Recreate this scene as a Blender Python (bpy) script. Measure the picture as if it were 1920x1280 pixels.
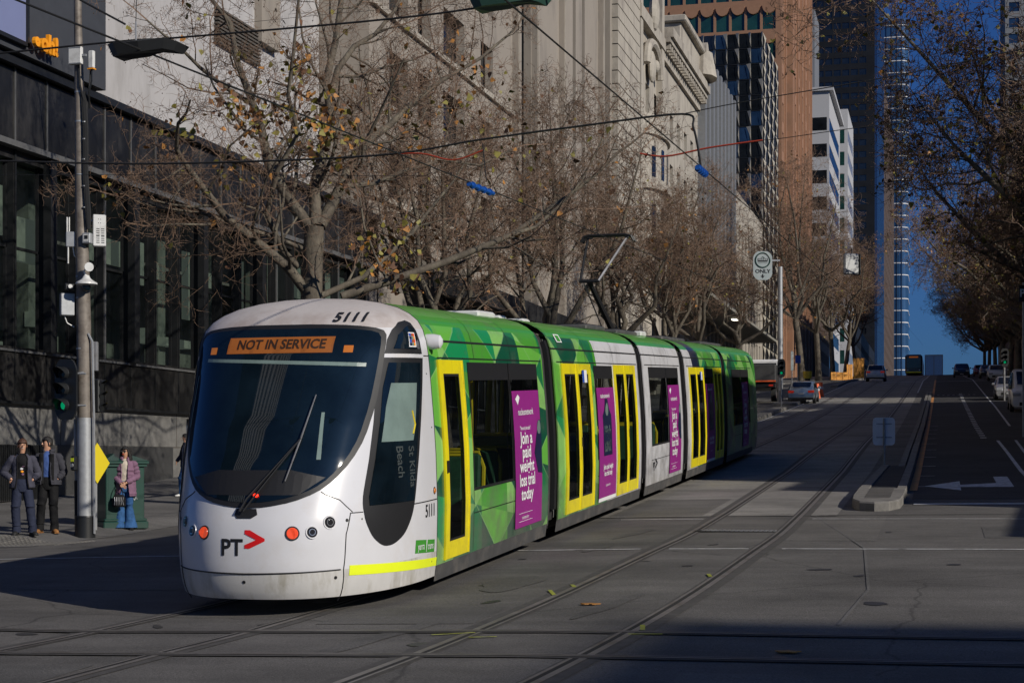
import bpy, bmesh, math, random
from mathutils import Vector, Matrix
from mathutils.geometry import delaunay_2d_cdt
random.seed(7)
sc = bpy.context.scene
for o in list(bpy.data.objects): bpy.data.objects.remove(o)
COL = sc.collection
rad = math.radians
# ------------------------------------------------------------------ camera
F = 3100.0; TH = math.atan(805/F); CT, ST = math.cos(TH), math.sin(TH); EYE = 1.62
cam = bpy.data.cameras.new('camera'); camo = bpy.data.objects.new('camera', cam); COL.objects.link(camo)
camo.location = (0, 0, EYE); camo.rotation_euler = (rad(90), 0, TH)
cam.sensor_width = 36; cam.lens = F/1920*36; cam.shift_y = (864-640)/1920; cam.clip_end = 6000; cam.clip_start = .1
sc.camera = camo
# ------------------------------------------------------------------ light
SUN_EL = rad(27); SX, SY = .896, -.444
sun_az = math.atan2(SX, SY)
w = bpy.data.worlds.new('World'); sc.world = w; w.use_nodes = True
nt = w.node_tree; bg = nt.nodes['Background']
sky = nt.nodes.new('ShaderNodeTexSky'); sky.sky_type = 'NISHITA'; sky.sun_disc = False
sky.sun_elevation = SUN_EL; sky.sun_rotation = sun_az; sky.altitude = 100; sky.air_density = .9; sky.dust_density = 1.3; sky.ozone_density = 3.5
tint = nt.nodes.new('ShaderNodeMix'); tint.data_type = 'RGBA'; tint.blend_type = 'MULTIPLY'; tint.inputs['Factor'].default_value = 1; tint.inputs['B'].default_value = (.36, .72, 1.38, 1)   # polarised deep blue winter sky
nt.links.new(sky.outputs[0], tint.inputs['A']); nt.links.new(tint.outputs['Result'], bg.inputs[0]); bg.inputs[1].default_value = .05
sl = bpy.data.lights.new('sun', 'SUN'); sl.energy = 5.0; sl.angle = rad(.5); sl.color = (1, .93, .82)
so = bpy.data.objects.new('sun', sl); COL.objects.link(so)
dv = Vector((SX*math.cos(SUN_EL), SY*math.cos(SUN_EL), math.sin(SUN_EL)))
so.rotation_euler = dv.to_track_quat('Z', 'Y').to_euler(); so.location = (30, -20, 40)
sc.view_settings.view_transform = 'Standard'; sc.view_settings.look = 'None'; sc.view_settings.exposure = -.30; sc.view_settings.gamma = 1
sc.render.engine = 'CYCLES'
# ------------------------------------------------------------------ terrain function (metres; x across the street, y along it)
def lerp(P, x):
    if x <= P[0][0]: return P[0][1]
    for (a, b), (c, d) in zip(P, P[1:]):
        if x <= c: return b+(d-b)*(x-a)/(c-a)
    return P[-1][1]
RZ = [(-60,-1.2),(-40,-.9),(0,-.33),(8,-.14),(14.5,.08),(22.7,.41),(29.7,.69),(43.6,1.33),(52,1.83),(75,3.1),(110,5.4),(170,9.6),(212,11.9),(274,15.4),(310,17.2),(330,17.6),(350,17.6),(500,14),(1500,-5),(9000,-60)]
C1 = [(10,.02),(17,.032),(30,.02),(50,0)]
C2 = [(14,.0),(22.7,.03),(29,.055),(40,.075),(46,.07),(100,.02)]
def zg(t, s):
    z = lerp(RZ, s)
    z += lerp(C1, s)*max(-4.9, min(0, t+3.3))
    z += lerp(C2, s)*max(-7.8, min(0, t+8.2))
    z += .011*max(0, min(9, t+3.3))
    return z
def ss(a, b, x):
    x = max(0, min(1, (x-a)/(b-a))); return x*x*(3-2*x)
def pav(t, s):   # height of the left pavement above the road, with its flush corner
    r = 2.5; dx = -15.5-t; dy = s-26.0
    if dx < r and dy < r: d = r-math.hypot(r-min(dx, r), r-min(dy, r))
    else: d = min(dx, dy)
    return .13*ss(0, .9 if s < 33 else .06, d)
def zp(t, s):
    if t < -12: return zg(t, s)+pav(t, s)
    if t > 5.3 and s > 20: return zg(t, s)+.13
    return zg(t, s)
def Wp(x, y, d):
    lat = (x-960)/F*d
    return Vector((lat*CT-d*ST, lat*ST+d*CT, EYE-(y-864)/F*d))
def St(x, t):     # distance up the street at which the line X = t passes picture column x
    d = (t/CT)*F/(x-1765); return (x-960)/F*d*ST+d*CT, d
def G(x, y):
    d = 5
    while d < 900:
        p = Wp(x, y, d)
        if p.z <= zp(p.x, p.y): return p
        d *= 1.002
    return p
# ------------------------------------------------------------------ materials
MATS = {}
def newmat(name):
    m = bpy.data.materials.new(name); m.use_nodes = True; MATS[name] = m
    return m, m.node_tree, m.node_tree.nodes['Principled BSDF']
def mat(name, col, rough=.6, metal=0, var=.15, scale=3, bump=0, bscale=None, spec=.5, coat=0, emit=None, estr=1, stretch=(1,1,1), dirt=None, dscale=.6, tr=0):
    m, t, p = newmat(name); N = t.nodes; L = t.links
    p.inputs['Roughness'].default_value = rough; p.inputs['Metallic'].default_value = metal
    p.inputs['Specular IOR Level'].default_value = spec; p.inputs['Coat Weight'].default_value = coat
    tc = N.new('ShaderNodeTexCoord'); mp = N.new('ShaderNodeMapping'); mp.inputs['Scale'].default_value = stretch
    L.new(tc.outputs['Object'], mp.inputs[0])
    no = N.new('ShaderNodeTexNoise'); no.inputs['Scale'].default_value = scale; no.inputs['Detail'].default_value = 6; no.inputs['Roughness'].default_value = .65
    L.new(mp.outputs[0], no.inputs['Vector'])
    cr = N.new('ShaderNodeValToRGB')
    c = Vector(col)
    cr.color_ramp.elements[0].position = .3; cr.color_ramp.elements[1].position = .7
    cr.color_ramp.elements[0].color = (*(c*(1-var)), 1); cr.color_ramp.elements[1].color = (*(c*(1+var)), 1)
    L.new(no.outputs[0], cr.inputs[0]); out = cr.outputs[0]
    if dirt:
        n2 = N.new('ShaderNodeTexNoise'); n2.inputs['Scale'].default_value = dscale; n2.inputs['Detail'].default_value = 8; n2.inputs['Roughness'].default_value = .7
        L.new(mp.outputs[0], n2.inputs['Vector'])
        r2 = N.new('ShaderNodeValToRGB'); r2.color_ramp.elements[0].position = .48; r2.color_ramp.elements[1].position = .7
        L.new(n2.outputs[0], r2.inputs[0])
        mx = N.new('ShaderNodeMix'); mx.data_type = 'RGBA'; mx.inputs['B'].default_value = (*dirt, 1)
        L.new(r2.outputs[0], mx.inputs['Factor']); L.new(out, mx.inputs['A']); out = mx.outputs['Result']
    L.new(out, p.inputs['Base Color'])
    if bump:
        b = N.new('ShaderNodeBump'); b.inputs['Strength'].default_value = bump; b.inputs['Distance'].default_value = .02
        n3 = N.new('ShaderNodeTexNoise'); n3.inputs['Scale'].default_value = bscale or scale*4; n3.inputs['Detail'].default_value = 5
        L.new(mp.outputs[0], n3.inputs['Vector']); L.new(n3.outputs[0], b.inputs['Height']); L.new(b.outputs[0], p.inputs['Normal'])
    if emit:
        p.inputs['Emission Color'].default_value = (*emit, 1); p.inputs['Emission Strength'].default_value = estr
    if tr: p.inputs['Transmission Weight'].default_value = tr
    return m
def glass(name, tint=(.25,.3,.3), mix=.5, rough=.03, body=(.01,.012,.015)):
    m, t, p = newmat(name); N = t.nodes; L = t.links
    p.inputs['Base Color'].default_value = (*body, 1); p.inputs['Roughness'].default_value = rough; p.inputs['Specular IOR Level'].default_value = .7
    tb = N.new('ShaderNodeBsdfTransparent'); tb.inputs[0].default_value = (*tint, 1)
    mx = N.new('ShaderNodeMixShader'); mx.inputs[0].default_value = mix
    L.new(tb.outputs[0], mx.inputs[1]); L.new(p.outputs[0], mx.inputs[2]); L.new(mx.outputs[0], N['Material Output'].inputs[0])
    return m
def road_mat(name, base, cracks=True, joint=None):
    m, t, p = newmat(name); N = t.nodes; L = t.links
    tc = N.new('ShaderNodeTexCoord')
    def noise(s, d=6, st=(1,1,1)):
        mp = N.new('ShaderNodeMapping'); mp.inputs['Scale'].default_value = st; L.new(tc.outputs['Object'], mp.inputs[0])
        n = N.new('ShaderNodeTexNoise'); n.inputs['Scale'].default_value = s; n.inputs['Detail'].default_value = d; n.inputs['Roughness'].default_value = .65
        L.new(mp.outputs[0], n.inputs['Vector']); return n.outputs[0]
    def ramp(x, a, b, ca, cb):
        r = N.new('ShaderNodeValToRGB'); r.color_ramp.elements[0].position = a; r.color_ramp.elements[1].position = b
        r.color_ramp.elements[0].color = (*ca, 1); r.color_ramp.elements[1].color = (*cb, 1); L.new(x, r.inputs[0]); return r.outputs[0]
    def mul(a, b, f=1, mode='MULTIPLY'):
        x = N.new('ShaderNodeMix'); x.data_type = 'RGBA'; x.blend_type = mode; x.inputs['Factor'].default_value = f
        L.new(a, x.inputs['A']); L.new(b, x.inputs['B']); return x.outputs['Result']
    b = Vector(base)
    c = ramp(noise(.45, 7), .32, .68, b*.70, b*1.28)
    c = mul(c, ramp(noise(1.1, 6, (.25, 1.6, 1)), .35, .7, (.8,.8,.8), (1.12,1.12,1.12)))      # wheel polish and oil along the lanes
    c = mul(c, ramp(noise(55, 3), .3, .68, (.55,.55,.55), (1.4,1.4,1.4)))                       # aggregate
    c = mul(c, ramp(noise(190, 2), .35, .65, (.7,.7,.7), (1.25,1.25,1.25)))
    if cracks:
        v = N.new('ShaderNodeTexVoronoi'); v.feature = 'DISTANCE_TO_EDGE'; v.inputs['Scale'].default_value = .16
        nn = N.new('ShaderNodeTexNoise'); nn.inputs['Scale'].default_value = 1.5; nn.inputs['Detail'].default_value = 6; L.new(tc.outputs['Object'], nn.inputs['Vector'])
        ad = N.new('ShaderNodeMix'); ad.data_type = 'RGBA'; ad.inputs['Factor'].default_value = .35; ad.blend_type = 'ADD'
        L.new(tc.outputs['Object'], ad.inputs['A']); L.new(nn.outputs['Color'], ad.inputs['B']); L.new(ad.outputs['Result'], v.inputs['Vector'])
        c = mul(c, ramp(v.outputs[0], .0, .004, (.45,.45,.45), (1,1,1)), .8)
    L.new(c, p.inputs['Base Color']); p.inputs['Roughness'].default_value = .82; p.inputs['Specular IOR Level'].default_value = .35
    bp = N.new('ShaderNodeBump'); bp.inputs['Strength'].default_value = .55; bp.inputs['Distance'].default_value = .012
    L.new(noise(60, 3), bp.inputs['Height']); L.new(bp.outputs[0], p.inputs['Normal'])
    return m
M = MATS
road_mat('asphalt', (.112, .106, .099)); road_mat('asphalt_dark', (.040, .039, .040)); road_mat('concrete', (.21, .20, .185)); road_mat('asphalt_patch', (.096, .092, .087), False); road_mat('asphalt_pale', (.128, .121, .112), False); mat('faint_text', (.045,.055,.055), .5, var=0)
road_mat('pavement', (.13, .125, .12), False)
mat('kerb', (.16,.152,.14), .85, var=.25, scale=4, bump=.5, dirt=(.08,.077,.07), dscale=1.5); mat('oil_stain', (.03,.029,.028), .5, var=.3, scale=5); mat('marker_paint', (.30,.32,.03), .7, var=.4, scale=20, dirt=(.1,.1,.09), dscale=8)
mat('steel_rail', (.20,.185,.17), .5, .35, var=.3, scale=6, dirt=(.09,.07,.05), dscale=3)
mat('rail_groove', (.012,.011,.01), .9)
mat('weld_bed', (.06,.056,.052), .85, var=.3, scale=8)
mat('line_paint', (.55,.55,.54), .7, var=.12, scale=8, dirt=(.16,.155,.15), dscale=5)
mat('orange_paint', (.55,.23,.06), .7, var=.2, scale=8, dirt=(.2,.12,.06))
mat('black_stone', (.012,.012,.012), .34, var=.5, scale=1.2, spec=.3, dirt=(.04,.038,.036), dscale=1.5, stretch=(1,1,.4))
mat('black_metal', (.016,.017,.018), .45, .2, var=.2)
mat('granite', (.17,.165,.155), .55, var=.25, scale=2, dirt=(.08,.08,.078), bump=.05)
mat('dark_granite', (.05,.05,.05), .5, var=.2, scale=2)
mat('render_wall', (.40,.385,.38), .8, var=.06, scale=1.2, dirt=(.27,.255,.245), dscale=.5, stretch=(1,1,.3))
mat('beige_stone', (.28,.245,.205), .8, var=.08, scale=1.0, dirt=(.17,.15,.13), dscale=.5, stretch=(1,1,.35), bump=.05)
mat('pale_stone', (.37,.335,.28), .8, var=.1, scale=1.2, dirt=(.2,.175,.15), dscale=.7, stretch=(1,1,.4), bump=.1)
mat('stone_groove', (.08,.07,.06), .9)
mat('grey_rib', (.22,.225,.23), .5, .3, var=.1)
mat('orange_panel', (.28,.15,.088), .6, var=.08, scale=1.5)
mat('white_panel', (.40,.40,.41), .6, var=.05)
mat('fin_metal', (.46,.42,.34), .5, 0, var=.1); mat('tower_glass', (.03,.08,.17), .2, .3, var=.35, scale=.05, spec=.8)
mat('brown_stone', (.075,.05,.035), .7, var=.15, scale=.4)
mat('dark_tower', (.009,.011,.016), .6, var=.3, scale=.2, spec=.2)
mat('blue_strip', (.03,.07,.17), .2, .5, var=.2)
mat('window_dark', (.008,.010,.013), .06, var=.5, scale=.6, spec=.8)
mat('window_blue', (.012,.03,.07), .05, var=.5, scale=.3, spec=.9)
mat('window_green', (.010,.042,.036), .1, var=.4, scale=.4, spec=.8)
mat('blind', (.30,.33,.30), .8, var=.3, scale=2, stretch=(1,1,.3))
mat('awning_dark', (.02,.02,.021), .6); mat('awning_pale', (.22,.21,.18), .7, var=.1)
mat('steel_pole', (.30,.30,.31), .45, .55, var=.2, scale=6, dirt=(.17,.16,.15), dscale=5, bump=.05)
mat('galvanised', (.34,.35,.36), .5, .4, var=.15, scale=10)
mat('rubber', (.012,.012,.012), .7); mat('black_plastic', (.014,.015,.016), .4)
mat('white_plastic', (.62,.62,.6), .4, var=.06, dirt=(.4,.39,.37), dscale=4)
mat('yellow_sign', (.66,.52,.02), .45, var=.04); mat('orange_plastic', (.75,.12,.03), .5); mat('bin_yellow', (.6,.42,.03), .5)
mat('cabinet_green', (.010,.048,.036), .35, var=.15, dirt=(.02,.045,.035), coat=.2)
mat('bark', (.085,.070,.052), .85, var=.5, scale=6, stretch=(1,1,.5), bump=.5, dirt=(.17,.15,.11), dscale=3.5)
mat('twig', (.155,.098,.064), .8, var=.4, scale=3)
mat('bark_dark', (.05,.042,.035), .85, var=.4, scale=5, bump=.4)
mat('leaf_orange', (.34,.15,.03), .6, var=.4, scale=9); mat('leaf_olive', (.19,.165,.03), .6, var=.4, scale=9); mat('leaf_brown', (.12,.055,.025), .7, var=.4, scale=9)
mat('seed_ball', (.06,.04,.025), .9)
mat('wire', (.01,.01,.01), .6); mat('wire_red', (.35,.04,.015), .5); mat('insulator_blue', (.01,.08,.35), .4)
mat('lamp_green', (.02,.06,.045), .5)
mat('t_white', (.62,.62,.64), .28, var=.03, scale=2, coat=.4, dirt=(.58,.56,.55), dscale=1.6)
mat('t_bumper', (.55,.54,.52), .35, var=.06, scale=2, coat=.2, dirt=(.36,.34,.29), dscale=2.2, stretch=(2,2,.5))
mat('t_rooftop', (.50,.46,.44), .45, var=.08, scale=2, dirt=(.36,.30,.27), dscale=1.4)
mat('t_glass', (.004,.009,.014), .035, var=.5, scale=1.5, spec=.62)
mat('t_black', (.010,.010,.011), .55, var=.1); mat('t_skirt', (.06,.06,.06), .6, var=.2, scale=4, dirt=(.12,.11,.1), dscale=3)
mat('t_yellow', (.78,.66,.01), .35, var=.04, coat=.3, dirt=(.55,.45,.03), dscale=2); mat('t_neon', (.75,.85,.02), .4, var=.03)
mat('t_purple', (.26,.02,.20), .4, var=.05, scale=3); mat('t_purple_dark', (.05,.012,.06), .4); mat('t_navy', (.012,.018,.05), .35)
mat('t_text', (.012,.012,.014), .5, var=0); mat('t_white_text', (.75,.75,.75), .5, var=0); mat('t_red', (.65,.01,.01), .4)
mat('t_badge', (.05,.27,.03), .4); mat('t_bellows', (.022,.021,.02), .8, var=.3); mat('t_liner', (.20,.20,.19), .7)
mat('t_seat', (.02,.09,.04), .7, var=.3, scale=12); mat('t_pole', (.70,.55,.02), .35); mat('t_floor', (.04,.04,.04), .8)
mat('t_amber', (.30,.09,.015), .25, emit=(1,.3,.03), estr=.25); mat('t_redlens', (.55,.05,.02), .2, emit=(1,.12,.03), estr=.45)
mat('t_led', (.16,.055,.01), .5, emit=(1,.27,.04), estr=.17); mat('t_leddark', (.03,.012,.004), .6)
mat('t_bar', (.16,.22,.20), .3); mat('t_lens', (.03,.03,.032), .1, .4); mat('chrome', (.55,.55,.56), .15, .9)
mat('lamp_red', (.8,.02,.01), .3, emit=(1,.03,.01), estr=3); mat('lamp_green_on', (.0,.35,.15), .3, emit=(0,.9,.35), estr=.35); mat('shaft_paint', (.19,.165,.14), .6, .2, var=.25, scale=5, dirt=(.09,.07,.055), dscale=4); mat('reflection_glow', (.35,.38,.33), .8, var=.25, scale=2, emit=(.62,.72,.6), estr=.16); mat('pale_blue', (.35,.55,.75), .4)
mat('lamp_off', (.012,.012,.012), .15); mat('screen_blue', (.16,.18,.30), .35, emit=(.25,.28,.55), estr=.12, var=.03)
mat('billboard_grey', (.045,.048,.055), .6, var=.1); mat('ooh', (.85,.32,.01), .4)
mat('lamp_white', (.8,.8,.75), .4, emit=(1,.95,.8), estr=3); mat('ledge_metal', (.12,.12,.12), .5, .2, var=.2); mat('sign_white', (.32,.37,.37), .5, dirt=(.35,.36,.36), dscale=3); mat('sign_back', (.62,.61,.60), .6, 0, var=.1); mat('sign_blue', (.02,.07,.35), .5)
mat('paint_silver', (.25,.31,.37), .3, .5, coat=.6, var=.05); mat('paint_grey', (.35,.35,.36), .3, .4, coat=.6); mat('paint_white', (.66,.66,.66), .3, coat=.6, var=.03); mat('paint_dark', (.012,.014,.02), .3, coat=.6); mat('paint_red', (.18,.02,.015), .35, coat=.5); mat('paint_orange', (.6,.25,.02), .45)
mat('car_glass', (.006,.008,.012), .05, spec=.8); mat('tyre', (.015,.015,.015), .8); mat('rim', (.3,.3,.31), .35, .8)
mat('tail_lamp', (.40,.02,.01), .2, emit=(1,.06,.02), estr=.12); mat('head_lamp', (.5,.52,.55), .15, .3)
mat('skin', (.50,.27,.17), .5, var=.06); mat('hair_black', (.012,.01,.009), .5, var=.4, scale=30, bump=.6); mat('hair_brown', (.07,.03,.015), .5, var=.5, scale=30, bump=.6)
def cloth(n, c, v=.15): mat(n, c, .85, var=v, scale=9, bump=1.0, bscale=11, spec=.2)
cloth('c_greyblue', (.055,.055,.075)); cloth('c_navy', (.022,.027,.05)); cloth('c_black', (.010,.010,.011)); cloth('c_charcoal', (.045,.045,.055))
cloth('c_blue', (.06,.11,.30)); cloth('c_mauve', (.19,.105,.16)); cloth('c_cream', (.50,.44,.36)); cloth('c_denim', (.03,.09,.22), .4); cloth('c_tan', (.28,.13,.045)); cloth('c_olive', (.05,.04,.015))
def livery():
    m, t, p = newmat('t_livery'); N = t.nodes; L = t.links
    p.inputs['Roughness'].default_value = .28; p.inputs['Coat Weight'].default_value = .35
    tc = N.new('ShaderNodeTexCoord'); sx = N.new('ShaderNodeSeparateXYZ'); L.new(tc.outputs['Object'], sx.inputs[0])
    def vor(scale, rz, st, feat='F1'):
        mp = N.new('ShaderNodeMapping'); mp.inputs['Rotation'].default_value = (rz, 0, 0); mp.inputs['Scale'].default_value = st
        L.new(tc.outputs['Object'], mp.inputs[0])
        v = N.new('ShaderNodeTexVoronoi'); v.feature = feat; v.inputs['Scale'].default_value = scale; v.inputs['Randomness'].default_value = 1
        s2 = N.new('ShaderNodeSeparateXYZ'); cb = N.new('ShaderNodeCombineXYZ'); L.new(mp.outputs[0], s2.inputs[0]); L.new(s2.outputs[1], cb.inputs[0]); L.new(s2.outputs[2], cb.inputs[1])
        L.new(cb.outputs[0], v.inputs['Vector']); return v
    def math_(op, a, b):
        n = N.new('ShaderNodeMath'); n.operation = op
        for i, q in enumerate((a, b)):
            if isinstance(q, (int, float)): n.inputs[i].default_value = q
            elif q is not None: L.new(q, n.inputs[i])
        return n.outputs[0]
    y_, z_ = sx.outputs[1], sx.outputs[2]
    fl, ed = [], []
    for ky, kz, o_ in ((.50, .80, .31), (.42, -.86, .12), (.80, .10, .55), (.17, 1.25, .2)):
        q = math_('ADD', math_('ADD', math_('MULTIPLY', y_, ky), math_('MULTIPLY', z_, kz)), o_)
        fl.append(math_('FLOOR', q, None)); ed.append(math_('LESS_THAN', math_('FRACT', q, None), .016 if ky > .2 else -1.0))
    cb = N.new('ShaderNodeCombineXYZ')
    for i in range(3): L.new(fl[i], cb.inputs[i])
    wn = N.new('ShaderNodeTexWhiteNoise'); wn.noise_dimensions = '4D'; L.new(cb.outputs[0], wn.inputs['Vector']); L.new(fl[3], wn.inputs['W']); f = wn.outputs['Value']
    r = N.new('ShaderNodeValToRGB'); r.color_ramp.interpolation = 'CONSTANT'; e = r.color_ramp.elements
    e[0].position = 0; e[0].color = (.006,.085,.045,1); e[1].position = .20; e[1].color = (.012,.18,.06,1)
    for q, c in ((.36, (.07,.33,.035,1)), (.50, (.01,.27,.09,1)), (.62, (.14,.46,.06,1)), (.80, (.25,.55,.14,1))):
        k = e.new(q); k.color = c
    L.new(f, r.inputs[0])
    ln = math_('MULTIPLY', math_('MAXIMUM', ed[0], ed[1]), .6)
    def mix(fac, a, b):
        x = N.new('ShaderNodeMix'); x.data_type = 'RGBA'
        L.new(fac, x.inputs['Factor'])
        for k, q in (('A', a), ('B', b)):
            if isinstance(q, tuple): x.inputs[k].default_value = (*q, 1)
            else: L.new(q, x.inputs[k])
        return x.outputs['Result']
    c = mix(ln, r.outputs[0], (.30,.55,.22))
    y, z = sx.outputs[1], sx.outputs[2]
    white = math_('MULTIPLY', math_('GREATER_THAN', math_('ADD', y, math_('MULTIPLY', z, .25)), 12.35), math_('LESS_THAN', y, 23.2))
    c = mix(white, c, (.68,.68,.70))
    c = mix(math_('GREATER_THAN', z, 3.06), c, (.055,.33,.02))
    navy = math_('MULTIPLY', math_('GREATER_THAN', math_('ADD', y, math_('MULTIPLY', z, .5)), 24.1), math_('LESS_THAN', math_('ADD', y, math_('MULTIPLY', z, .5)), 25.2))
    c = mix(navy, c, (.012,.02,.05))
    dn = N.new('ShaderNodeTexNoise'); dn.inputs['Scale'].default_value = 2.2; dn.inputs['Detail'].default_value = 8; dn.inputs['Roughness'].default_value = .7; L.new(tc.outputs['Object'], dn.inputs['Vector'])
    low = math_('MULTIPLY', math_('LESS_THAN', z, 1.3), math_('SUBTRACT', 1.3, z))
    gr = math_('MULTIPLY', math_('MAXIMUM', math_('SUBTRACT', math_('ADD', dn.outputs[0], math_('MULTIPLY', low, .22)), .50), 0), 2.2)
    c = mix(math_('MINIMUM', gr, .6), c, (.13,.12,.10))     # road grime thrown up on the panels
    L.new(c, p.inputs['Base Color'])
livery()
# ------------------------------------------------------------------ mesh helpers
class MB:
    def __init__(s): s.v = []; s.f = []; s.m = []; s.mats = []
    def mi(s, name):
        if name not in s.mats: s.mats.append(name)
        return s.mats.index(name)
    def add(s, vs, fs, m):
        b = len(s.v); k = s.mi(m); s.v += [tuple(x) for x in vs]
        for f in fs: s.f.append(tuple(b+i for i in f)); s.m.append(k)
    def quad(s, a, b, c, d, m): s.add([a, b, c, d], [(0,1,2,3)], m)
    def box(s, x0, x1, y0, y1, z0, z1, m, R=None):
        vs = [(x0,y0,z0),(x1,y0,z0),(x1,y1,z0),(x0,y1,z0),(x0,y0,z1),(x1,y0,z1),(x1,y1,z1),(x0,y1,z1)]
        if R: vs = [R @ Vector(v) for v in vs]
        s.add(vs, [(0,3,2,1),(4,5,6,7),(0,1,5,4),(1,2,6,5),(2,3,7,6),(3,0,4,7)], m)
    def bbox(s, x0, x1, y0, y1, z0, z1, m, b=.02, R=None):   # box with chamfered vertical and top edges
        def ring(z, i):
            return [(x0+i,y0+i+b,z),(x0+i+b,y0+i,z),(x1-i-b,y0+i,z),(x1-i,y0+i+b,z),(x1-i,y1-i-b,z),(x1-i-b,y1-i,z),(x0+i+b,y1-i,z),(x0+i,y1-i-b,z)]
        vs = ring(z0+b, 0)+ring(z1-b, 0)+ring(z1, b)+ring(z0, b)
        if R: vs = [R @ Vector(v) for v in vs]
        fs = [(i,(i+1)%8,8+(i+1)%8,8+i) for i in range(8)]+[(8+i,8+(i+1)%8,16+(i+1)%8,16+i) for i in range(8)]+[tuple(range(16,24))]
        fs += [(24+i,24+(i+1)%8,(i+1)%8,i) for i in range(8)]+[tuple(range(31,23,-1))]
        s.add(vs, fs, m)
    def tube(s, pts, rs, m, n=8, cap=True, sq=None):
        pts = [Vector(p) for p in pts]
        if isinstance(rs, (int, float)): rs = [rs]*len(pts)
        vs = []; up = None
        for i, p in enumerate(pts):
            a = pts[max(0, i-1)]; b = pts[min(len(pts)-1, i+1)]; d = (b-a)
            if d.length < 1e-9: d = Vector((0,0,1))
            d.normalize()
            if up is None: up = d.orthogonal().normalized()
            else:
                up = (up-d*up.dot(d));
                up = up.normalized() if up.length > 1e-6 else d.orthogonal().normalized()
            w_ = d.cross(up); r = rs[i]
            for k in range(n):
                a_ = 2*math.pi*k/n+(math.pi/n)
                vs.append(p+up*(math.cos(a_)*r)+w_*(math.sin(a_)*r))
        fs = []
        for i in range(len(pts)-1):
            for k in range(n): fs.append((i*n+k, i*n+(k+1)%n, (i+1)*n+(k+1)%n, (i+1)*n+k))
        if cap: fs += [tuple(range(n-1, -1, -1)), tuple((len(pts)-1)*n+k for k in range(n))]
        s.add(vs, fs, m)
    def loft(s, secs, m, n=16, cap=True, e=2.0):    # secs: (centre, rx, ry[, xdir, ydir]) ellipse sections; e is the superellipse power
        vs = []
        for q in secs:
            c = Vector(q[0]); ux = Vector(q[3]) if len(q) > 3 else Vector((1,0,0)); uy = Vector(q[4]) if len(q) > 4 else Vector((0,1,0))
            for k in range(n):
                a = 2*math.pi*k/n; ca, sa = math.cos(a), math.sin(a)
                vs.append(c+ux*(q[1]*math.copysign(abs(ca)**(2/e), ca))+uy*(q[2]*math.copysign(abs(sa)**(2/e), sa)))
        fs = []
        for i in range(len(secs)-1):
            for k in range(n): fs.append((i*n+k, i*n+(k+1)%n, (i+1)*n+(k+1)%n, (i+1)*n+k))
        if cap: fs += [tuple(range(n-1, -1, -1)), tuple((len(secs)-1)*n+k for k in range(n))]
        s.add(vs, fs, m)
    def sphere(s, c, rx, ry, rz, m, nu=12, nv=8, R=None):
        c = Vector(c); vs = []
        for i in range(nv+1):
            th = math.pi*i/nv
            for k in range(nu):
                ph = 2*math.pi*k/nu; v = Vector((rx*math.sin(th)*math.cos(ph), ry*math.sin(th)*math.sin(ph), rz*math.cos(th)))
                vs.append(c+(R @ v if R else v))
        s.add(vs, [(i*nu+k, (i+1)*nu+k, (i+1)*nu+(k+1)%nu, i*nu+(k+1)%nu) for i in range(nv) for k in range(nu)], m)
    def disc(s, c, ax, r, th, m, n=20, r2=None):     # a short cylinder along ax
        c = Vector(c); ax = Vector(ax).normalized(); s.tube([c, c+ax*th], [r, r2 or r], m, n)
    def prism(s, poly, z0, z1, m, R=None):
        n = len(poly); vs = [(x, y, z0) for x, y in poly]+[(x, y, z1) for x, y in poly]
        if R: vs = [R @ Vector(v) for v in vs]
        s.add(vs, [tuple(range(n-1,-1,-1)), tuple(range(n, 2*n))]+[(i,(i+1)%n,n+(i+1)%n,n+i) for i in range(n)], m)
    def text(s, txt, size, m, R, bold=0, ext=.004, align='CENTER', fn=None, sx=1):
        cu = bpy.data.curves.new('t', 'FONT'); cu.body = txt; cu.size = size; cu.align_x = align; cu.align_y = 'CENTER'; cu.offset = bold; cu.extrude = 0 if fn else ext
        cu.resolution_u = 3
        o = bpy.data.objects.new('t', cu); COL.objects.link(o); dg = bpy.context.evaluated_depsgraph_get(); dg.update()
        me = bpy.data.meshes.new_from_object(o.evaluated_get(dg))
        if fn:
            bm = bmesh.new(); bm.from_mesh(me); bmesh.ops.triangulate(bm, faces=bm.faces)
            for _ in range(2):
                le = [e for e in bm.edges if e.calc_length() > size*.16]
                if le: bmesh.ops.subdivide_edges(bm, edges=le, cuts=1); bmesh.ops.triangulate(bm, faces=bm.faces)
            bm.to_mesh(me); bm.free()
        vs = [v.co.copy() for v in me.vertices]
        for v in vs: v.x *= sx
        if fn: vs = [fn(v.x, v.y) for v in vs]
        else: vs = [R @ v for v in vs]
        s.add(vs, [tuple(p.vertices) for p in me.polygons], m)
        bpy.data.objects.remove(o); bpy.data.curves.remove(cu); bpy.data.meshes.remove(me)
    def patch(s, poly, fn, m, step=.08):           # fill a 2-D outline with small faces and map it onto a curved surface
        n = len(poly); P = []
        for i in range(n):
            a = Vector(poly[i]); b = Vector(poly[(i+1)%n]); k = max(1, int((b-a).length/step))
            for j in range(k): P.append(a.lerp(b, j/k))
        nb = len(P); xs = [p.x for p in P]; ys = [p.y for p in P]
        def inside(x, y):
            c = False; j = nb-1
            for i in range(nb):
                if (P[i].y > y) != (P[j].y > y) and x < (P[j].x-P[i].x)*(y-P[i].y)/(P[j].y-P[i].y)+P[i].x: c = not c
                j = i
            return c
        Q = list(P); x = min(xs)+step/2
        while x < max(xs):
            y = min(ys)+step/2
            while y < max(ys):
                if inside(x, y) and min((Vector((x, y))-p).length for p in P) > step*.45: Q.append(Vector((x, y)))
                y += step
            x += step
        r = delaunay_2d_cdt(Q, [], [list(range(nb))], 1, 1e-6)
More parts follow.
